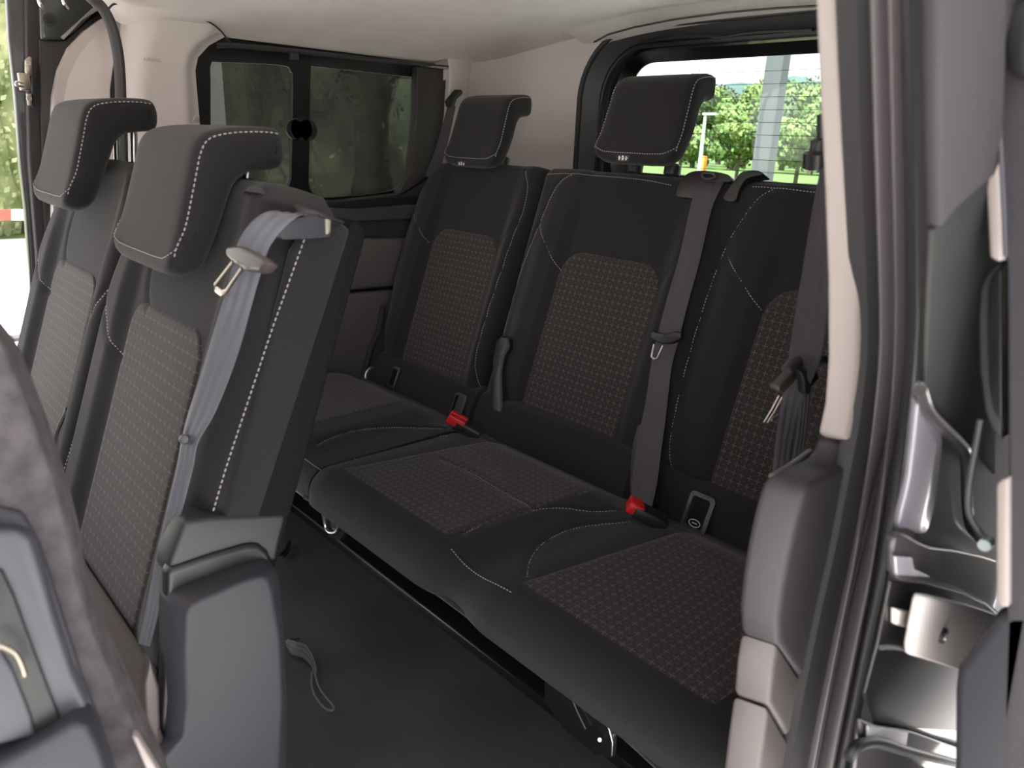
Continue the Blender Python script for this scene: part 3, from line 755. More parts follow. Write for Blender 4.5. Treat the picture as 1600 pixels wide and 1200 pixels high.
B().prism([ony(a, b, .345) for a, b in [(1232, 570), (1236, 580), (1222, 598), (1208, 611), (1201, 607), (1202, 599), (1218, 584)]], (0, -.012, 0)).obj('tongue_housing', brownp, belt4, bevel=.004)
B().prism([ony(a, b, .33) for a, b in [(1236, 575), (1262, 572), (1268, 588), (1256, 600), (1250, 616), (1244, 610), (1244, 592)]], (0, -.01, 0)).obj('tongue_cap', black, belt4, bevel=.003)
tp = [ony(a, b, .35) for a, b in [(1217, 619), (1206, 640), (1194, 660)]]; B().tube(tp, .0012, 6).obj('tongue', steel, belt4)
tp = [ony(a, b, .35) for a, b in [(1222, 621), (1211, 642), (1199, 661)]]; B().tube(tp, .0012, 6).obj('tongue', steel, belt4)
B().tube([ony(a, b, .35) for a, b in [(1205, 656), (1216, 650)]], .002, 6).obj('tongue', steel, belt4)

belt1 = thing('seat_belt', 'grey belt coming down the far rear corner pillar behind the far rear headrest', 'seat belt', (1.5, 1.78, 1.1))
pxribbon([((700, 162), (712, 166), (1.79, 1.77)), ((690, 200), (704, 204), (1.79, 1.77)), ((678, 240), (694, 244), (1.79, 1.77)), ((664, 275), (682, 280), (1.79, 1.77))], y_pos, 'webbing', webg, belt1)
B().prism([ony(a, b, 1.78) for a, b in [(702, 168), (699, 158), (706, 150), (714, 140), (722, 140), (724, 146), (714, 156), (710, 168)]], (0, .015, 0)).obj('loop_anchor', black, belt1, bevel=.003)

# --- second row --------------------------------------------------------------
cloth_lit = mat('lit_cushion_cloth', (.075, .066, .063), .9, noise=.08, nscale=600, bump=.2, bscale=1400, spec=.2)  # seat cloth made lighter in colour, for light falling on the cushion top
def row2(yc_, label, far):
    dz = .036 if far else 0
    t = thing('middle_row_seat', label, 'seat', (.2, yc_, 0))
    HW = .205 if far else .245
    uL = [(0, yc_ + .225), (.1, yc_ + .235), (.40, yc_ + .235), (.50, yc_ + .215), (.56, yc_ + .17), (.60, yc_ + .11)]
    uR = [(0, yc_ - HW), (.42, yc_ - HW), (.52, yc_ - HW + .008), (.575, yc_ - HW + .035), (.60, yc_ - HW + .08)]
    sL = [(yc_ + .13, .565), (yc_ + .19, .52), (yc_ + .225, .46), (yc_ + .236, .40), (yc_ + .236, .3)]
    dg = [(yc_ + .235, .455), (yc_ + .228, .415), (yc_ + .205, .382), (yc_ + .165, .345), (yc_ + .125, .325)] if not far else [(yc_ + .235, .44), (yc_ + .21, .40), (yc_ + .17, .365), (yc_ + .12, .345)]
    inner = [(yc_ + .085, .52), (yc_ + .10, .47), (yc_ + .095, .43), (yc_ + .075, .405)]
    dr = [(yc_ - .20, .42), (yc_ - .165, .36), (yc_ - .125, .325)]
    b, W_ = backrest(P2, uL, uR, [yc_], .075, fabric, t, [fsplit(x) for x in (dg, inner, dr)], NU=110, NV=120, v0=-.02, bump=.014)
    panel(P2, lambda v: yc_, .126, .04, .412, W_, insert3, t, r=.045)
    seamset(P2, W_, t, [dg], .0010)
    stitches('inner_seam', on_back(P2, W_, inner), P2.n, t, .0005, m=webg)
    if far: seamset(P2, W_, t, [dr, [(yc_ - .19, .57), (yc_ - .2, .5), (yc_ - .2, .3), (yc_ - .19, .1)]], .0011)
    h, rw, n_ = headrest(.283, .838 + dz, yc_ - .004, 1.0, t, fabric, stitch_r=.0009, hw=.111)
    posts(t, (.405, yc_, .935), (.412, yc_, .975 + dz), .045)
    if not far:                                                    # broad flat side of the backrest facing the door
        ys = yc_ - HW
        side = [(-.02, -.05), (-.01, .1), (-.006, .3), (-.005, .45), (-.012, .54), (-.03, .575)]
        st = [P2.P(ys - .003, v, -.030) for v in [.25 + .30 * q / 30 for q in range(31)]]
        fl = B().prism([P2.P(ys + .01, v, w) for v, w in [(.235, -.012), (.53, -.010), (.560, -.022), (.578, -.045), (.57, -.072), (.20, -.066), (.205, -.012)]], (0, -.012, 0)).obj('side_panel', fabric, t, bevel=.006)
        seam = [ony(a, b_, ys - .0035) for a, b_ in [(478, 368), (468, 395), (450, 445), (425, 515), (400, 590), (375, 665), (352, 735), (332, 803)]]
        stitches('side_stitching', spline(seam, 8), Vector((0, -1, 0)), t, .0009)
    # carpeted back shell
    u0, u1 = yc_ - HW - .003, yc_ + .235
    P_ = [P2.P(u0, v, w) for v, w in [(.17, -.042), (.54, -.066), (.578, -.070), (.583, -.080), (.570, -.092), (.17, -.088)]]
    B().prism(P_, (0, u1 - u0, 0)).obj('back_shell', carpet, t, bevel=.008)
    # cushion
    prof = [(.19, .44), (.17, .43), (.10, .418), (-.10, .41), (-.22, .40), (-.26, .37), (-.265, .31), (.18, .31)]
    B().prism([(a, yc_ - HW + .015, z) for a, z in prof], (0, HW + .20, 0)).obj('seat_cushion', cloth_lit, t, bevel=.02, seg=4)
    return t, W_
s2n, W2n = row2(.962, 'near grey middle-row seat with a belt strapped down its front', False)
s2f, W2f = row2(1.385, 'farther grey middle-row seat, partly behind the near one', True)
# belt outlet, base cover and hinge cover of the near seat
YS = .962 - .245
g = B().prism(spline([ony(a, b, YS - .016) for a, b in [(440, 352), (445, 345), (480, 338), (512, 336), (519, 342), (517, 366), (508, 371), (460, 374), (440, 372)]], 4, True), (0, .03, 0)).obj('belt_outlet', plastg, s2n, bevel=.004)
B().prism([ony(a, b, YS - .018) for a, b in [(509, 340), (518, 342), (517, 364), (510, 368)]], (0, .01, 0)).obj('outlet_badge', mat('olive_cap', (.2, .2, .16), .4), s2n, bevel=.002)
B().prism(spline([p2pos(x, y, -.02) for x, y in [(375, 300), (385, 285), (420, 300), (470, 322), (500, 336), (440, 350), (395, 320)]], 4, True), P2.n * -.03).obj('shoulder_cover', black, s2n, bevel=.004)
B().tube([ony(a, b, .78) for a, b in [(452, 310), (462, 318), (470, 322)]], .0025, 8).obj('cover_screw', steel, s2n)
B().tube([p2pos(404, 306, .0), p2pos(406, 296, .0)], [.016, .013], 16).obj('release_knob', plastg, s2n)
wallpoly('hinge_cover', [(288, 815), (330, 808), (440, 802), (450, 806), (440, 840), (432, 882), (405, 872), (345, 880), (262, 905), (265, 880)], YS - .004, (0, .04, 0), mat('hinge_grey', (.017, .017, .019), .5), s2n, bevel=.006)
wallpoly('inner_cover', [(262, 892), (330, 868), (385, 852), (405, 850), (420, 862), (432, 890), (444, 1000), (452, 1100), (450, 1210), (400, 1260), (240, 1260), (250, 1150), (260, 1000), (262, 900)], YS - .010, (0, .02, 0), black, s2n, bevel=.010, seg=4)
shield = B()
O_ = [(263, 945), (272, 930), (300, 916), (380, 888), (418, 877), (432, 886), (437, 905), (445, 1000), (450, 1100), (448, 1200), (440, 1290), (200, 1290), (228, 1180), (262, 1150), (266, 1100), (262, 1020)]
I_ = [(292, 962), (297, 948), (312, 938), (382, 908), (408, 900), (418, 905), (424, 920), (437, 1000), (441, 1100), (436, 1190), (425, 1280), (220, 1280), (262, 1180), (288, 1150), (292, 1100), (290, 1020)]
Po = [ony(a, b, YS - .018) for a, b in O_]; Pi = [ony(a, b, YS - .042) for a, b in I_]; Pb = [p + Vector((0, .03, 0)) for p in Po]
n = len(Po); shield.add(Po + Pi + Pb, [(i, (i + 1) % n, n + (i + 1) % n, n + i) for i in range(n)] + [tuple(range(n, 2 * n))] + [(i, (i + 1) % n, 2 * n + (i + 1) % n, 2 * n + i) for i in range(n)] + [tuple(range(2 * n, 3 * n))])
shield.obj('side_shield', plastg, s2n, bevel=.004)
wallpoly('cover_bracket', [(236, 1030), (250, 1075), (252, 1140), (262, 1165), (285, 1170), (262, 1190), (240, 1180), (228, 1120), (226, 1070)], YS - .02, (0, .02, 0), brownp, s2n, bevel=.004)
# front skirt below the cushion cloth with the small black rail
B().tube(spline([ony(a, b, .80) for a, b in [(150, 985), (175, 1045), (195, 1100)]], 6), .004, 6).obj('skirt_clip', black, s2n)
# near belt
belt2 = thing('seat_belt', 'blue-grey belt strapped down the near middle-row seat', 'seat belt', (.35, .8, .95))
pxribbon([((452, 352), (478, 340), (-.005, -.02)), ((425, 330), (470, 335), (.02, -.0)), ((395, 345), (448, 352), (.035, .012)), ((372, 378), (422, 384), (.042, .02)), ((362, 420), (408, 425), (.044, .024)), ((348, 470), (393, 476), (.044, .026)),
          ((330, 530), (376, 536), (.042, .028)), ((312, 590), (356, 594), (.04, .028)), ((294, 645), (332, 650), (.038, .03)), ((283, 690), (308, 692), (.036, .032)), ((276, 730), (300, 733), (.036, .03)), ((262, 790), (284, 795), (.036, .03)), ((246, 860), (266, 866), (.034, .028)), ((230, 940), (250, 946), (.030, .024)), ((216, 1005), (234, 1010), (.024, .018))],
         p2pos, 'webbing', webl, belt2, n=8)
B().prism([p2pos(x, y, .05) for x, y in [(352, 385), (372, 383), (405, 400), (418, 410), (404, 424), (380, 422), (360, 408), (350, 398)]], P2.n * -.014).obj('tongue_housing', brownp, belt2, bevel=.004)
tq = [p2pos(x, y, .052) for x, y in [(364, 410), (336, 446), (338, 452), (346, 458), (354, 455), (378, 420)]]
B().tube(tq, [(.0032, .0014)] * len(tq), 8, flat=P2.ev).obj('tongue', brass, belt2)
B().tube([p2pos(288, 686, .036), p2pos(288, 686, .044)], [.0055, .0045], 16).obj('stopper_button', plastl, belt2, bevel=.001)
# black fittings between the two middle-row seats
tag(B().tube(spline([p2pos(x, y, .0) for x, y in [(108, 640), (92, 680), (84, 740), (84, 800), (92, 850)]], 6), .006, 8).obj('grab_loop', black, loc=(.2, 1.18, .4)),
    'thin black grab loop between the two middle-row seats', 'handle')

# --- folded seat close to the camera (lower left) -----------------------------
PN = Vector((-.30, -.93, .22)).normalized(); PO = Vector((.09, .46, .7))
def npos(x, y, w=0): return onp(x, y, PO + PN * w, PN)
fs = thing('folded_seat', 'carpet-backed seat folded up in the near left corner with grey plastic tray', 'seat', (.09, .46, .2))
edge = [(0, 535), (14, 562), (45, 640), (78, 735), (100, 810), (112, 860), (120, 910), (150, 1000), (190, 1090), (215, 1150), (245, 1215), (275, 1290)]
L_ = [npos(*p) for p in spline([(a, b, 0) for a, b in edge], 4) for p in [(p.x, p.y)]]
Q = L_ + [npos(-260, 1290), npos(-260, 640), npos(-60, 460)]
B().prism(Q, PN * -.05).obj('carpet_back', carpet_g, fs, bevel=.012, seg=4)
B().prism([npos(x, y, .004) for x, y in [(-60, 780), (35, 800), (62, 850), (88, 930), (130, 1060), (160, 1140), (190, 1230), (-60, 1230)]], PN * -.01).obj('plastic_surround', plastg, fs, bevel=.004)
B().prism([npos(x, y, .018) for x, y in [(-60, 826), (28, 828), (48, 842), (66, 900), (84, 965), (112, 1050), (138, 1105), (120, 1120), (60, 1150), (40, 1120), (18, 1000), (0, 960), (-60, 900)]], PN * -.016).obj('light_bezel', plastl, fs, bevel=.006)
B().prism([npos(x, y, .021) for x, y in [(-60, 880), (2, 892), (20, 930), (42, 990), (74, 1075), (95, 1128), (50, 1150), (-60, 1180)]], PN * -.004).obj('tray_recess', black, fs, bevel=.001)
B().prism([npos(x, y, .024) for x, y in [(-60, 1000), (0, 1015), (20, 1050), (48, 1120), (54, 1150), (-60, 1180)]], PN * -.006).obj('tray_lid', plastl, fs, bevel=.002)
B().tube(spline([npos(x, y, .034) for x, y in [(-8, 1008), (8, 1012), (24, 1022), (34, 1042), (38, 1056)]], 5), .0018, 8).obj('wire_hook', brass, fs)
B().prism([npos(x, y, .036) for x, y in [(-60, 1228), (0, 1192), (60, 1160), (112, 1130), (126, 1128), (138, 1136), (156, 1175), (172, 1230), (180, 1290), (-60, 1290)]], PN * -.03).obj('lower_tray', plastg, fs, bevel=.010, seg=4)
B().prism([npos(x, y, .010) for x, y in [(206, 1150), (214, 1152), (262, 1230), (240, 1230)]], PN * -.01).obj('latch_plate', trimb, fs, bevel=.002)

# --- strap on the floor ---------------------------------------------------------
st_ = thing('pull_strap', 'grey webbing pull strap lying on the floor beside the near middle-row seat', 'strap', (.56, 1.1, 0))
pxribbon([((445, 997), (447, 1012), (.003, .012)), ((463, 1003), (455, 1022), (.02, .012)), ((478, 1008), (472, 1028), (.016, .012)), ((491, 1030), (485, 1040), (.010, .006)), ((496, 1050), (489, 1055), (.006, .004))], lambda x, y, w: onz(x, y, w), 'webbing', mat('strap_grey', (.10, .095, .09), .8), st_)
B().tube(spline([onz(x, y, .004) for x, y in [(492, 1052), (498, 1072), (510, 1090), (521, 1103), (518, 1110), (505, 1104), (492, 1086), (487, 1068), (488, 1050)]], 6), .0022, 6).obj('loop', mat('strap_edge', (.12, .115, .11), .8), st_)
B().tube([onz(446, 999, .006), onz(466, 998, .012)], .0025, 6).obj('toggle', black, st_)
tag(B().tube(spline([onz(x, y, .012) for x, y in [(436, 868), (446, 860), (452, 846), (450, 862), (442, 870)]], 5), .004, 6).obj('floor_anchor', black, loc=(.7, 1.6, 0)),
    'small black seat anchor on the floor behind the hinge cover', 'anchor')

# ------------------------------------------------------------------ near side: door opening
# cream strip, lower trims
def xwrap(name, P, y, dx, m, **k): return struct(wallpoly(name, P, y, dx, m, **k))
xwrap('trim_14', [(1270, -60), (1274, 60), (1279, 160), (1286, 300), (1291, 430), (1292, 560), (1287, 630), (1277, 680), (1298, 685), (1322, 686), (1335, 600), (1340, 520), (1333, 400), (1327, 250), (1322, 100), (1320, -60)], .225, (.01, -.02, 0), trimb, bevel=.004)
xwrap('trim_15', [(1277, 680), (1322, 686), (1312, 740), (1292, 820), (1276, 890), (1262, 960), (1246, 1030), (1233, 1082), (1220, 1070), (1190, 1030), (1156, 986), (1153, 950), (1158, 900), (1166, 850), (1178, 795), (1190, 755), (1200, 742), (1225, 728), (1258, 715), (1270, 700)], .235, (.01, -.03, 0), plast, bevel=.008, seg=4)
trimc_dimmed = mat('trim_cream_dimmed', (.095, .083, .080), .5, bump=.08, bscale=1500)  # darker copy of the cream trim, offsetting the strong light here
xwrap('trim_16', [(1157, 988), (1190, 1033), (1226, 1080), (1229, 1092), (1216, 1184), (1208, 1178), (1180, 1132), (1146, 1080), (1150, 1030)], .235, (.01, -.028, 0), trimc_dimmed, bevel=.004)
xwrap('trim_17', [(1145, 1086), (1178, 1137), (1206, 1182), (1214, 1192), (1205, 1290), (1120, 1290), (1136, 1150)], .235, (.01, -.028, 0), trimc_dimmed, bevel=.004)
# dark pocket rim where the belt passes behind the trim
B().tube(spline([ony(a, b, .26) for a, b in [(1206, 745), (1235, 728), (1266, 706)]], 6), .003, 8).obj('trim_18', steel)
struct(bpy.data.objects['trim_18'])
# wall behind near trims
struct(B().prism([(.95, YN, -.02), (1.84, YN, -.02), (1.84, YN, 1.36), (.72, YN, 1.36), (.76, YN, 1.0), (.88, YN, .7)], (0, -.03, 0)).obj('wall_left', plast))
# seals: curved ribs following the door aperture
def aperture(off):
    A = [(-60, 1320), (0, 1320), (200, 1327), (400, 1336), (500, 1342), (560, 1341), (650, 1330), (750, 1310), (850, 1290), (950, 1266), (1050, 1245), (1150, 1225), (1290, 1200)]
    Bq = [(-60, 1438), (0, 1438), (200, 1440), (400, 1441), (500, 1440), (600, 1435), (700, 1425), (800, 1412), (900, 1398), (1000, 1378), (1100, 1358), (1200, 1338), (1290, 1322)]
    return [(interp(A, y) + (interp(Bq, y) - interp(A, y)) * off, y) for y in range(-60, 1291, 45)]
sl = thing('door_seal', 'ribbed dark rubber seal down the near rear edge of the door opening', 'door seal', (.6, .19, 0))
def seal(o0, o1, y0, y1, m, name, r=.006):
    a = [ony(x, y, y0) for x, y in aperture(o0)]; b = [ony(x, y, y1) for x, y in aperture(o1)]
    V = []; K = 8
    for p, q in zip(a, b):
        d = q - p; nrm_ = Vector((-d.y, d.x, 0)).normalized()
        if nrm_.dot(p - CAM) > 0: nrm_ = -nrm_
        for k in range(K + 1):
            t = k / K; V.append(p + d * t + nrm_ * (math.sin(t * math.pi) * r))
        V.append(q - nrm_ * .012); V.append(p - nrm_ * .012)
    M_ = K + 3; Fc = [(i * M_ + k, i * M_ + (k + 1) % M_, (i + 1) * M_ + (k + 1) % M_, (i + 1) * M_ + k) for i in range(len(a) - 1) for k in range(M_)]
    return mesh(name, V, Fc, m, sl, ang=50)
seal(.0, .17, .215, .205, rubber, 'inner_flange', .003)
seal(.15, .40, .200, .198, rubber, 'seal_base', .004)
seal(.36, .48, .196, .190, rubberl, 'seal_bead', .005)
seal(.47, .60, .196, .186, rubber, 'seal_channel', -.004)
seal(.59, .72, .186, .180, rubberl, 'seal_bead', .005)
seal(.71, .90, .184, .172, rubber, 'outer_lip', .003)
seal(.89, 1.0, .170, .164, mat('teal_black_edge', (.028, .032, .034), .3), 'outer_edge', .004)
# painted body jamb behind the opening
YB = .150
bj = struct(wallpoly('wall_left_outer', [(1425, -60), (1640, -60), (1640, 1290), (1310, 1290), (1370, 1000), (1425, 700), (1436, 500)], YB, (0, -.012, 0), paint, bevel=0))
bj.name = 'wall_outer'
def ypoly(name, P, y, off, m, parent, sp=0, bevel=.003): return wallpoly(name, P, y, off, m, parent, sp=sp, bevel=bevel)
ypoly('upper_panel', [(1436, -60), (1548, -60), (1545, 150), (1540, 250), (1530, 275), (1500, 300), (1470, 325), (1445, 355), (1440, 200)], YB - .013, (0, -.008, 0), paintm, bj)
ypoly('lower_panel', [(1445, 358), (1470, 328), (1500, 302), (1532, 276), (1548, 268), (1548, 740), (1520, 710), (1496, 690), (1470, 660), (1444, 620), (1436, 600), (1440, 480)], YB - .014, (0, -.004, 0), mat('jamb_dark', (.016, .017, .016), .6, spec=.3), bj, bevel=.002)
B().tube(spline([ony(a, b, YB - .02) for a, b in [(1437, 610), (1448, 640), (1470, 665), (1496, 690), (1508, 710), (1510, 760), (1512, 800), (1520, 830), (1545, 855)]], 6), .004, 8).obj('press_line', paint, bj)
ypoly('reflection_patch', [(1428, 600), (1442, 622), (1458, 660), (1462, 700), (1455, 760), (1450, 790), (1436, 830), (1408, 822), (1395, 815), (1412, 740)], YB - .015, (0, -.004, 0), mat('painted_reflection', (.20, .19, .22), .25, metal=.3, coat=.6), bj, sp=3, bevel=.001)  # pale reflection on the glossy jamb, painted as a lighter patch
ypoly('lower_shelf', [(1392, 828), (1440, 850), (1500, 860), (1560, 885), (1560, 960), (1530, 940), (1480, 915), (1440, 905), (1390, 900), (1380, 860)], YB - .02, (0, -.006, 0), paint, bj, sp=3, bevel=.002)
ypoly('white_glint', [(1394, 868), (1420, 870), (1424, 888), (1450, 900), (1396, 896)], YB - .027, (0, -.002, 0), mat('painted_glint', (.55, .53, .58), .25, metal=.7), bj, bevel=.0005)  # white reflection on the black jamb, painted as a pale patch
ypoly('track_recess', [(1385, 905), (1440, 908), (1500, 925), (1560, 955), (1560, 1110), (1500, 1140), (1360, 1130), (1345, 1080), (1366, 1000)], YB - .016, (0, -.003, 0), frit, bj, bevel=.001)
ypoly('striker_tab', [(1391, 948), (1412, 952), (1412, 978), (1391, 972)], YB - .02, (0, -.004, 0), trimc, bj, bevel=.001)
ypoly('sill_edge', [(1335, 1120), (1360, 1130), (1420, 1140), (1490, 1165), (1560, 1180), (1560, 1290), (1320, 1290)], YB - .022, (0, -.004, 0), paint, bj, bevel=.002)
ypoly('sill_glint', [(1352, 1132), (1415, 1142), (1412, 1170), (1350, 1158)], YB - .027, (0, -.002, 0), mat('painted_glint_two', (.5, .49, .5), .25, metal=.6), bj, bevel=.0005)  # reflection on the sill, painted as a pale patch
B().tube(spline([ony(a, b, YB - .03) for a, b in [(1325, 1185), (1340, 1165), (1370, 1160), (1420, 1175), (1480, 1190), (1560, 1210)]], 6), .004, 8).obj('sill_hose', black, bj)
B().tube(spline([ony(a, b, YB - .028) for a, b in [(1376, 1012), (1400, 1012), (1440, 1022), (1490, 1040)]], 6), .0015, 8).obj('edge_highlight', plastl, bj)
rp_ = thing('door_bracket', 'beige plate with a dark bolt, on the glossy jamb at the right', 'bracket', ony(1480, 980, YB - .03))
wallpoly('plate', [(1428, 925), (1440, 926), (1500, 940), (1553, 958), (1554, 975), (1530, 1005), (1505, 1040), (1494, 1045), (1450, 1030), (1412, 1018), (1411, 1005), (1424, 935)], YB - .030, (0, -.006, 0), trimc, rp_, bevel=.002)
c0 = ony(1471, 992, YB - .036); B().tube([c0, c0 + Vector((0, -.003, 0))], .0060, 16).obj('bolt', black, rp_); B().tube([c0, c0 + Vector((0, -.0045, 0))], .003, 6).obj('bolt_head', steel, rp_)

# near sliding door, open: its leading edge at the right border
XD = .50
def dpos(P, x): return [onx(a, b, x) for a, b in P]
d2_ = thing('door_2', '', '', (XD, .09, .2)); d2_['kind'] = 'structure'; del d2_['label']; del d2_['category']
def door(name, P, x, off, m, bevel=.002, sp=0): return xpoly(name, P, x, (off, 0, 0), m, d2_, sp=sp, bevel=bevel)
B().prism([(XD + .03, .066, .2), (XD + .03, .066, 1.30), (1.75, .066, 1.30), (1.75, .066, .2)], (0, -.06, 0)).obj('door_body', plast, d2_, bevel=.004)
door('door_edge', [(1547, -60), (1760, -60), (1760, 1290), (1560, 1290), (1572, 950), (1575, 700), (1572, 400), (1560, 200), (1552, 60)], XD, .03, plast)
door('light_edge_strip', [(1536, -60), (1548, -60), (1553, 60), (1556, 150), (1561, 280), (1566, 400), (1563, 410), (1546, 402), (1541, 300), (1537, 150)], XD - .006, .012, trimb)
B().tube([onx(a, b, XD - .012) for a, b in [(1551, 20), (1556, 100), (1562, 200), (1568, 320), (1571, 400)]], .0012, 8).obj('glint_bead', plastl, d2_)
door('handle_cup', [(1556, 10), (1578, 2), (1620, -4), (1620, 130), (1592, 125), (1577, 112), (1570, 90), (1568, 40)], XD - .012, .02, black, .003)
door('pocket', [(1566, 405), (1552, 415), (1540, 430), (1531, 450), (1528, 500), (1530, 580), (1538, 640), (1550, 672), (1566, 690), (1572, 600), (1570, 480)], XD + .02, .02, rubber, .002)
door('pocket_face', [(1566, 415), (1552, 430), (1544, 450), (1543, 520), (1545, 600), (1552, 640), (1566, 665)], XD + .012, .006, frit, .001)
door('lower_strip', [(1556, 758), (1563, 750), (1576, 746), (1576, 950), (1562, 948), (1556, 940)], XD - .006, .012, trimb)
door('lower_card', [(1576, 955), (1553, 965), (1545, 980), (1520, 1012), (1494, 1045), (1490, 1080), (1488, 1290), (1760, 1290), (1760, 955)], XD + .0, .02, plastg, .006)
B().tube(spline([onx(a, b, XD + .03) for a, b in [(1532, 655), (1524, 700), (1514, 760), (1514, 800), (1530, 830), (1545, 845)]], 5), .0022, 8).obj('cable', plastl, d2_)
c0 = onx(1545, 845, XD + .03); B().tube([c0, c0 + Vector((-.01, 0, 0))], .004, 12).obj('cable_grommet', mat('pale_teal', (.35, .42, .42), .3), d2_)

# ------------------------------------------------------------------ far side: sliding door, seals
fd = thing('door_1', '', '', (.35, 1.95, .2)); fd['kind'] = 'structure'; del fd['label']; del fd['category']
YD = 1.97
def fdoor(name, P, y, off, m, bevel=.003, sp=0): return wallpoly(name, P, y, (0, off, 0), m, fd, sp=sp, bevel=bevel)
fdoor('door_shell', [(8, -60), (200, -60), (205, 640), (52, 640), (46, 420), (40, 330), (32, 260), (24, 150), (14, 60)], YD, .03, paint, .006)
fdoor('edge_flange', [(40, -60), (62, -60), (66, 120), (70, 250), (76, 400), (80, 520), (66, 560), (58, 400), (46, 250), (42, 100)], YD - .03, .03, paintm, .005)
fdoor('inner_frame', [(60, 60), (100, 62), (150, 20), (190, 20), (200, 300), (90, 640), (84, 640), (66, 300)], YD - .035, .02, frit, .004)
fdoor('corner_casting', [(60, -60), (165, -60), (160, 8), (120, 48), (98, 62), (64, 62), (62, 0)], YD - .05, .03, mat('cast_black', (.03, .033, .032), .35, coat=.5), .006)
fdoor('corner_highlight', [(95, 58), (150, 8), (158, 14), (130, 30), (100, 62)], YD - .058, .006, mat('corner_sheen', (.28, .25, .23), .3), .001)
c0 = ony(77, 31, YD - .06); B().tube([c0, c0 + Vector((0, -.008, 0))], .013, 18).obj('hinge_bolt', black, fd); B().tube([c0, c0 + Vector((0, -.012, 0))], .007, 6).obj('hinge_bolt_head', metalbk, fd)
for a, b in ((62, 5), (100, 5)):
    B().tube(spline([ony(a - 3, b - 12, YD - .07), ony(a, b, YD - .08), ony(a + 6, b + 8, YD - .07)], 5), .004, 8).obj('roller_arm', steel, fd)
# cream door card with rounded top
oc = [(84, 640), (83, 320), (82, 200), (84, 150), (92, 110), (108, 75), (130, 50), (158, 30), (190, 18), (200, 100), (205, 640)]
ic = [(98, 640), (97, 320), (97, 200), (100, 158), (106, 122), (120, 92), (138, 68), (165, 44), (190, 30), (200, 100), (205, 640)]
Po = [ony(a, b, YD - .06) for a, b in oc]; Pi = [ony(a, b, YD - .048) for a, b in ic]
bb = B(); n = len(Po); bb.add(Po + Pi, [(i, i + 1, n + i + 1, n + i) for i in range(n - 1)]); bb.prism(Pi, (0, .01, 0)); bb.add(Po + [p + Vector((0, .03, 0)) for p in Po], [(i, i + 1, n + i + 1, n + i) for i in range(n - 1)])
bb.obj('door_card', trimc, fd)
fdoor('card_edge', [(172, 110), (180, 60), (186, 160), (190, 400), (168, 400), (162, 200), (166, 140)], YD - .04, .01, trimb, .002)
fdoor('card_gap', [(178, 95), (186, 90), (192, 200), (188, 240), (174, 230), (172, 140)], YD - .05, .008, frit, .001)
# latch on the door edge
lt = fdoor('latch', [(40, 94), (46, 88), (50, 90), (51, 116), (46, 120), (40, 112)], YD - .045, .012, brass, .001)
B().box(ony(38, 128, YD - .05), (.020, .016, .034)).obj('latch_body', brass, lt, bevel=.002)
B().prism([ony(a, b, YD - .045) for a, b in [(42, 146), (50, 146), (51, 166), (44, 164)]], (0, .01, 0)).obj('latch_plate', brass, lt, bevel=.001)
for a, b in ((44, 99), (45, 154)):
    c0 = ony(a, b, YD - .05); B().tube([c0, c0 + Vector((0, -.005, 0))], .005, 10).obj('latch_screw', steel, lt)
c0 = ony(36, 129, YD - .06); B().tube(spline([c0, c0 + Vector((-.012, -.002, .0)), c0 + Vector((-.014, -.004, -.006)), c0 + Vector((0, 0, -.008))], 4), .0025, 8).obj('striker_pin', steel, lt)
B().prism([ony(a, b, YD - .047) for a, b in [(50, 92), (57, 96), (58, 160), (52, 168)]], (0, .012, 0)).obj('latch_gasket', frit, lt)
# rubber seal of the far opening
sf = [ony(a, b, 1.80) for a, b in [(118, -70), (138, -10), (158, 10), (172, 35), (182, 70), (187, 110), (189, 160), (191, 220), (194, 400), (196, 640)]]
tag(B().tube(spline(sf, 6), [(.008, .012)] * 55, 8).obj('door_seal', rubber, loc=(.5, 1.8, 0)), 'thin dark rubber seal beside the far pillar trim', 'door seal')
# small coat hook below trim corner
B().prism([ony(a, b, 1.80) for a, b in [(299, 190), (304, 180), (309, 186), (310, 192)]], (0, -.01, 0)).obj('coat_hook', trimb, t1, bevel=.001)
# lettering pressed into the pillar trim
def text(name, s, loc, size, rot, m, parent, ext=.0005):
    cu = bpy.data.curves.new(name, 'FONT'); cu.body = s; cu.size = size; cu.extrude = ext; cu.align_x = 'CENTER'
    tmp = bpy.data.objects.new(name, cu); COL.objects.link(tmp); dg = bpy.context.evaluated_depsgraph_get(); me = bpy.data.meshes.new_from_object(tmp.evaluated_get(dg))
    bpy.data.objects.remove(tmp); me.materials.append(m); o = bpy.data.objects.new(name, me); COL.objects.link(o); o.parent = parent
    o.location = Vector(loc) - root_org(parent); o.rotation_euler = rot; return o
text('airbag_lettering', 'AIRBAG', ony(238, 96, YF - .021), .011, (math.pi / 2, 0, 0), mat('pressed_letter', (.44, .40, .385), .6), t1)
# rest of the van shell ahead of the far opening (out of the picture, keeps the light right)
struct(B().box((-1.32, 1.02, .50), (.04, 1.68, 1.1)).obj('front_light_block', plast))  # unseen, raised to cut windscreen light instead of front seats and dash
struct(B().box((-.95, 1.88, .66), (.7, .04, 1.34)).obj('trim_19', plast))
struct(B().box((-.95, .17, .66), (.7, .04, 1.34)).obj('trim_20', plast))

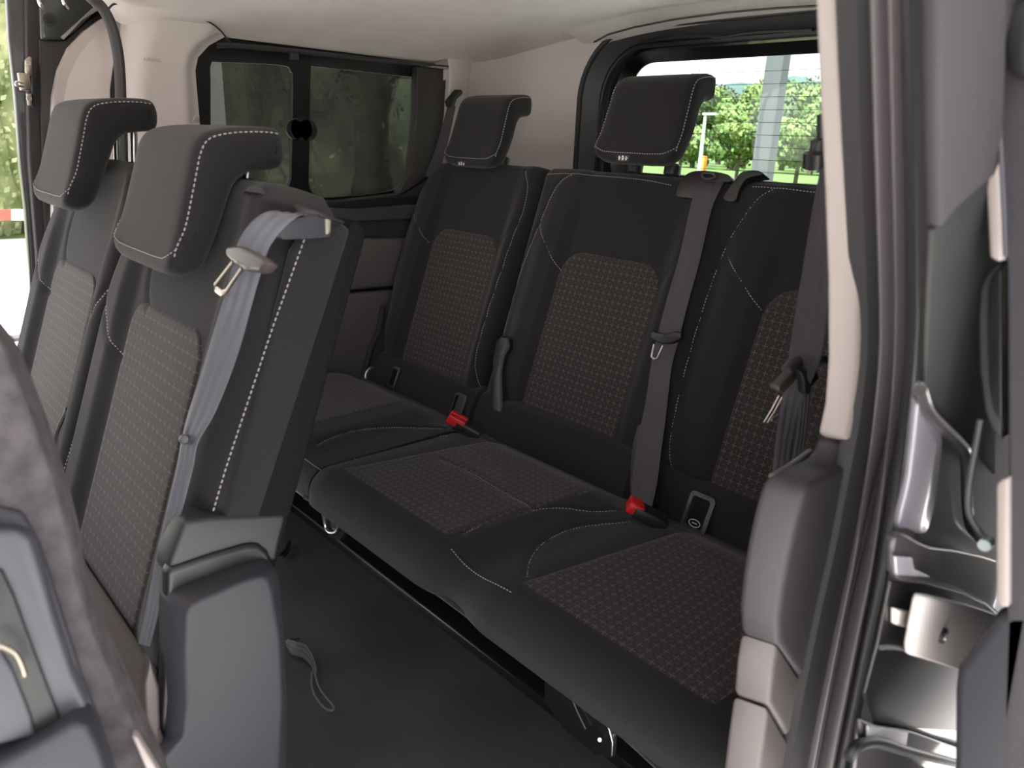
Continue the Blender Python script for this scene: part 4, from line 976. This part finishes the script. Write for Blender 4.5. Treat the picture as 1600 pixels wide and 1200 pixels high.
# ------------------------------------------------------------------ outdoors
conc = mat('concrete', (.62, .60, .58), .9, noise=.08, nscale=.6)
grass = mat('grass', (.09, .14, .03), .95, noise=.35, nscale=1.5)
struct(B().box((2, -.5, -.60), (34, 25.6, .10)).obj('ground', conc, smooth=False))
struct(B().prism([(-200, -200, -.64), (500, -200, -.64), (500, 400, -.64), (-200, 400, -.64)], (0, 0, .06)).obj('grass_field', grass, smooth=False))
struct(B().box((.3, 1.02, 1.475), (3.3, 2.08, .03)).obj('roof_shade', paint, smooth=False))  # unseen roof slab, added wide to keep sun off the open near door
c0 = onx(1204, 180, 4.8)
tag(B().box((c0.x, c0.y, 1.25), (.10, .125, 3.7)).obj('steel_post', mat('post_grey', (.06, .06, .065), .6), bevel=.01, loc=(c0.x, c0.y, -.6)), 'grey steel post standing outside the rear window', 'post')
struct(B().box((-1, 6.4, -.54), (14, .12, .03)).obj('trim_21', mat('kerb_dark', (.05, .05, .05), .8)))
rd = mat('barrier_red', (.55, .05, .03), .5); wh = mat('barrier_white', (.8, .8, .8), .5)
br = thing('barrier', 'red and white striped barrier beyond the far doorway', 'barrier', (1.5, 11.5, -.58))
for i, (a, b) in enumerate(zip([-100, -62, -22, 18, 58, 98, 138], [-62, -22, 18, 58, 98, 138, 178])):
    B().prism([ony(a, 328, 11.5), ony(b, 328, 11.5), ony(b, 344, 11.5), ony(a, 344, 11.5)], (0, .05, 0)).obj('stripe', rd if i % 2 == 0 else wh, br)
for x in (ony(-62, 334, 11.5).x, ony(190, 336, 11.5).x): B().box((x, 11.55, -.32), (.06, .06, .5)).obj('barrier_leg', wh, br)

def leafmat(name, c, c2):
    m = mat(name, c, .8, nscale=1.3, col2=c2); return m
lf = [leafmat('leaf_bright', (.07, .125, .03), (.17, .21, .06)), leafmat('leaf_mid', (.045, .072, .032), (.11, .14, .06)), leafmat('leaf_deep', (.018, .030, .016), (.06, .075, .038)), leafmat('leaf_pale', (.15, .20, .07), (.48, .50, .28))]
bark = mat('bark', (.08, .06, .045), .9)
def tree(x, y, zb, H, R_, m, label, group, nleaf=1500, ls=.3, blobs=9, trunk=.35, seed=0, crown_lo=.25, qlo=-.6):
    rnd = random.Random(seed); t = thing('tree', label, 'tree', (x, y, zb), group)
    cz = zb + H * (crown_lo + (1 - crown_lo) / 2); hz = H * (1 - crown_lo) / 2
    B().tube([(x, y, zb), (x + .02 * H, y, zb + H * .4), (x, y + .02 * H, cz + hz * .3)], [H * .035, H * .028, H * .012], 8).obj('trunk', bark, t)
    BL = []
    for i in range(blobs):
        a = rnd.uniform(0, 6.283); rr = rnd.uniform(.1, .62) * R_; q = rnd.uniform(qlo, .65)
        BL.append((x + math.cos(a) * rr, y + math.sin(a) * rr, cz + q * hz, rnd.uniform(.36, .55)))
    V = []; Fc = []
    for i in range(nleaf):
        bx, by, bz, s = BL[i % blobs]; d = Vector((rnd.gauss(0, 1), rnd.gauss(0, 1), rnd.gauss(0, 1))).normalized()
        k = rnd.uniform(.75, 1.05); p = Vector((bx + d.x * s * R_ * k, by + d.y * s * R_ * k, bz + d.z * s * hz * k))
        nrm_ = (d + Vector((rnd.uniform(-.7, .7), rnd.uniform(-.7, .7), rnd.uniform(-.7, .7)))).normalized(); e = nrm_.orthogonal().normalized(); f = nrm_.cross(e)
        z_ = ls * rnd.uniform(.6, 1.3); kk = len(V)
        V += [p + e * z_, p + f * z_ * .6, p - e * z_, p - f * z_ * .6]; Fc.append((kk, kk + 1, kk + 2, kk + 3))
    # inner mass so the crown is not see-through
    for (bx, by, bz, s) in BL:
        kk = len(V); n_ = 8
        for j in range(1, 5):
            ph = math.pi * j / 5
            for i in range(n_):
                th = 2 * math.pi * i / n_; V.append(Vector((bx + math.sin(ph) * math.cos(th) * s * R_ * .8, by + math.sin(ph) * math.sin(th) * s * R_ * .8, bz + math.cos(ph) * s * hz * .8)))
        Fc += [(kk + j * n_ + i, kk + j * n_ + (i + 1) % n_, kk + (j + 1) * n_ + (i + 1) % n_, kk + (j + 1) * n_ + i) for j in range(3) for i in range(n_)]
        Fc += [tuple(range(kk, kk + n_)), tuple(range(kk + 3 * n_, kk + 4 * n_))]
    mesh('foliage', V, Fc, m, t, smooth=False)
    return t
def at(px, py, x): p = onx(px, py, x); return p
# row of small round trees seen through the rear window
for i, (px, d, H, R_) in enumerate([(1152, 40, 3.3, 1.75), (1246, 40, 3.6, 1.9), (1062, 42, 3.3, 1.7), (1330, 42, 3.4, 1.8)]):
    p = onx(px, 262, d); tree(p.x, p.y, -.58, H, R_, lf[0], ['small light-green tree left of the grey post, seen through the rear window', 'small light-green tree right of the grey post, seen through the rear window', 'small light-green tree low in the left part of the rear window', 'light-green tree hidden at the right end of the row behind the van'][i], 'small trees behind the van', 3600, .16, 12, seed=i)
wl = []
for row_, (d, sp_, H, R_) in enumerate([(62, 62, 6.6, 2.3), (72, 60, 8.2, 2.6), (84, 58, 9.8, 2.9)]):
    for q in range(6): wl.append((1020 + row_ * 22 + q * sp_, d, H * (1 + .10 * math.sin(q * 2.3 + row_)), R_, (q + row_) % 2, row_))
for i, (px, d, H, R_, k, row_) in enumerate(wl):
    p = onx(px, 255, d); tree(p.x, p.y, -.58, H, R_, lf[k], '%s tree from the left in the %s of the wood behind the van' % (['first', 'second', 'third', 'fourth', 'fifth', 'sixth'][i % 6], ['lower front row', 'middle row', 'tall back row'][row_]), 'wood behind the van, row %s' % ['one', 'two', 'three'][row_], 2000, .26, 11, seed=20 + i, crown_lo=.05)
hl = []
for j in range(2):
    for i in range(41):
        py_ = 128 + 7 * math.sin(i * .5) + 5 * math.sin(i * 1.3 + 1) + (0 if j == 0 else 0); p = onx(800 + i * 20, py_ + (i - 15) * .2, 420 + 0)
        hl.append((p.x + (0 if j == 0 else 90), p.y, p.z if j == 0 else p.z * .9))
hb = [(v[0], v[1], -1) for v in hl]
V = hl + hb; Fc = [(i, i + 1, 41 + i + 1, 41 + i) for i in range(40)] + [(i, i + 1, 82 + i + 1, 82 + i) for i in range(40)] + [(41 + i, 41 + i + 1, 123 + i + 1, 123 + i) for i in range(40)]
struct(mesh('hills', V, Fc, mat('hill_haze', (.12, .17, .17), 1, noise=.15, nscale=.05)))
p = onx(1093, 262, 30)
lp = thing('lamp_post', 'thin pale lamp post left of the grey post, through the rear window', 'lamp post', (p.x, p.y, -.58))
B().tube([(p.x, p.y, -.58), (p.x, p.y, onx(1100, 178, 30).z)], [.10, .06], 10).obj('pole', mat('pale_pole', (.6, .6, .58), .5), lp)
B().box((p.x, p.y - .25, onx(1100, 178, 30).z), (.2, .7, .08)).obj('lamp_head', mat('pale_lamp', (.6, .6, .58), .5), lp)
p = onx(1098, 252, 34); tag(B().box((p.x, p.y, p.z - .2), (.3, .35, .9)).obj('road_sign', mat('orange_sign', (.75, .25, .03), .6), bevel=.02, loc=(p.x, p.y, -.58)), 'small orange sign at the foot of the lamp post', 'sign')
# trees beyond the far side
far = [(-150, 13.6, 8, 1.7, 3, 'leafy tree beyond the barrier, leftmost of the trees outside'), (-45, 15.6, 9, 1.9, 3, 'green tree directly behind the red and white barrier'), (30, 13.4, 8, 1.5, 3, 'light-green tree beside the far sliding door at the left edge'),
       (150, 15, 9, 1.9, 1, 'tree outside, hidden behind the cream pillar trim'), (290, 13.6, 8, 1.7, 2, 'dark tree behind the front end of the tinted side window'), (370, 16, 9.5, 2.1, 1, 'tree behind the front pane of the tinted side window'),
       (440, 13.4, 8, 1.7, 2, 'dark tree behind the black bar of the tinted side window'), (525, 16, 9.5, 2.1, 1, 'tree behind the middle of the rear pane of the tinted side window'), (600, 13.4, 8.5, 1.7, 2, 'dark tree behind the rear pane of the tinted side window'),
       (690, 16, 9, 2.1, 1, 'tree behind the rear end of the tinted side window'), (770, 13.6, 8, 1.8, 2, 'tree outside, hidden behind the rear corner trim')]
for i, (px, d, H, R_, k, lab) in enumerate(far):
    p = ony(px, 330, d); tree(p.x, p.y, -.58, H, R_, lf[k], lab, 'trees beyond the far side', 12000, .05, 20, seed=50 + i, crown_lo=.02, qlo=-.95)
# light strip of a second post just beyond the tinted window
p = ony(322, 200, 3.2); tag(B().box((p.x, p.y, 1.2), (.12, .12, 3.6)).obj('steel_post', mat('post_pale', (.45, .46, .46), .6), loc=(p.x, p.y, -.58)), 'pale post outside, at the left end of the tinted side window', 'post')
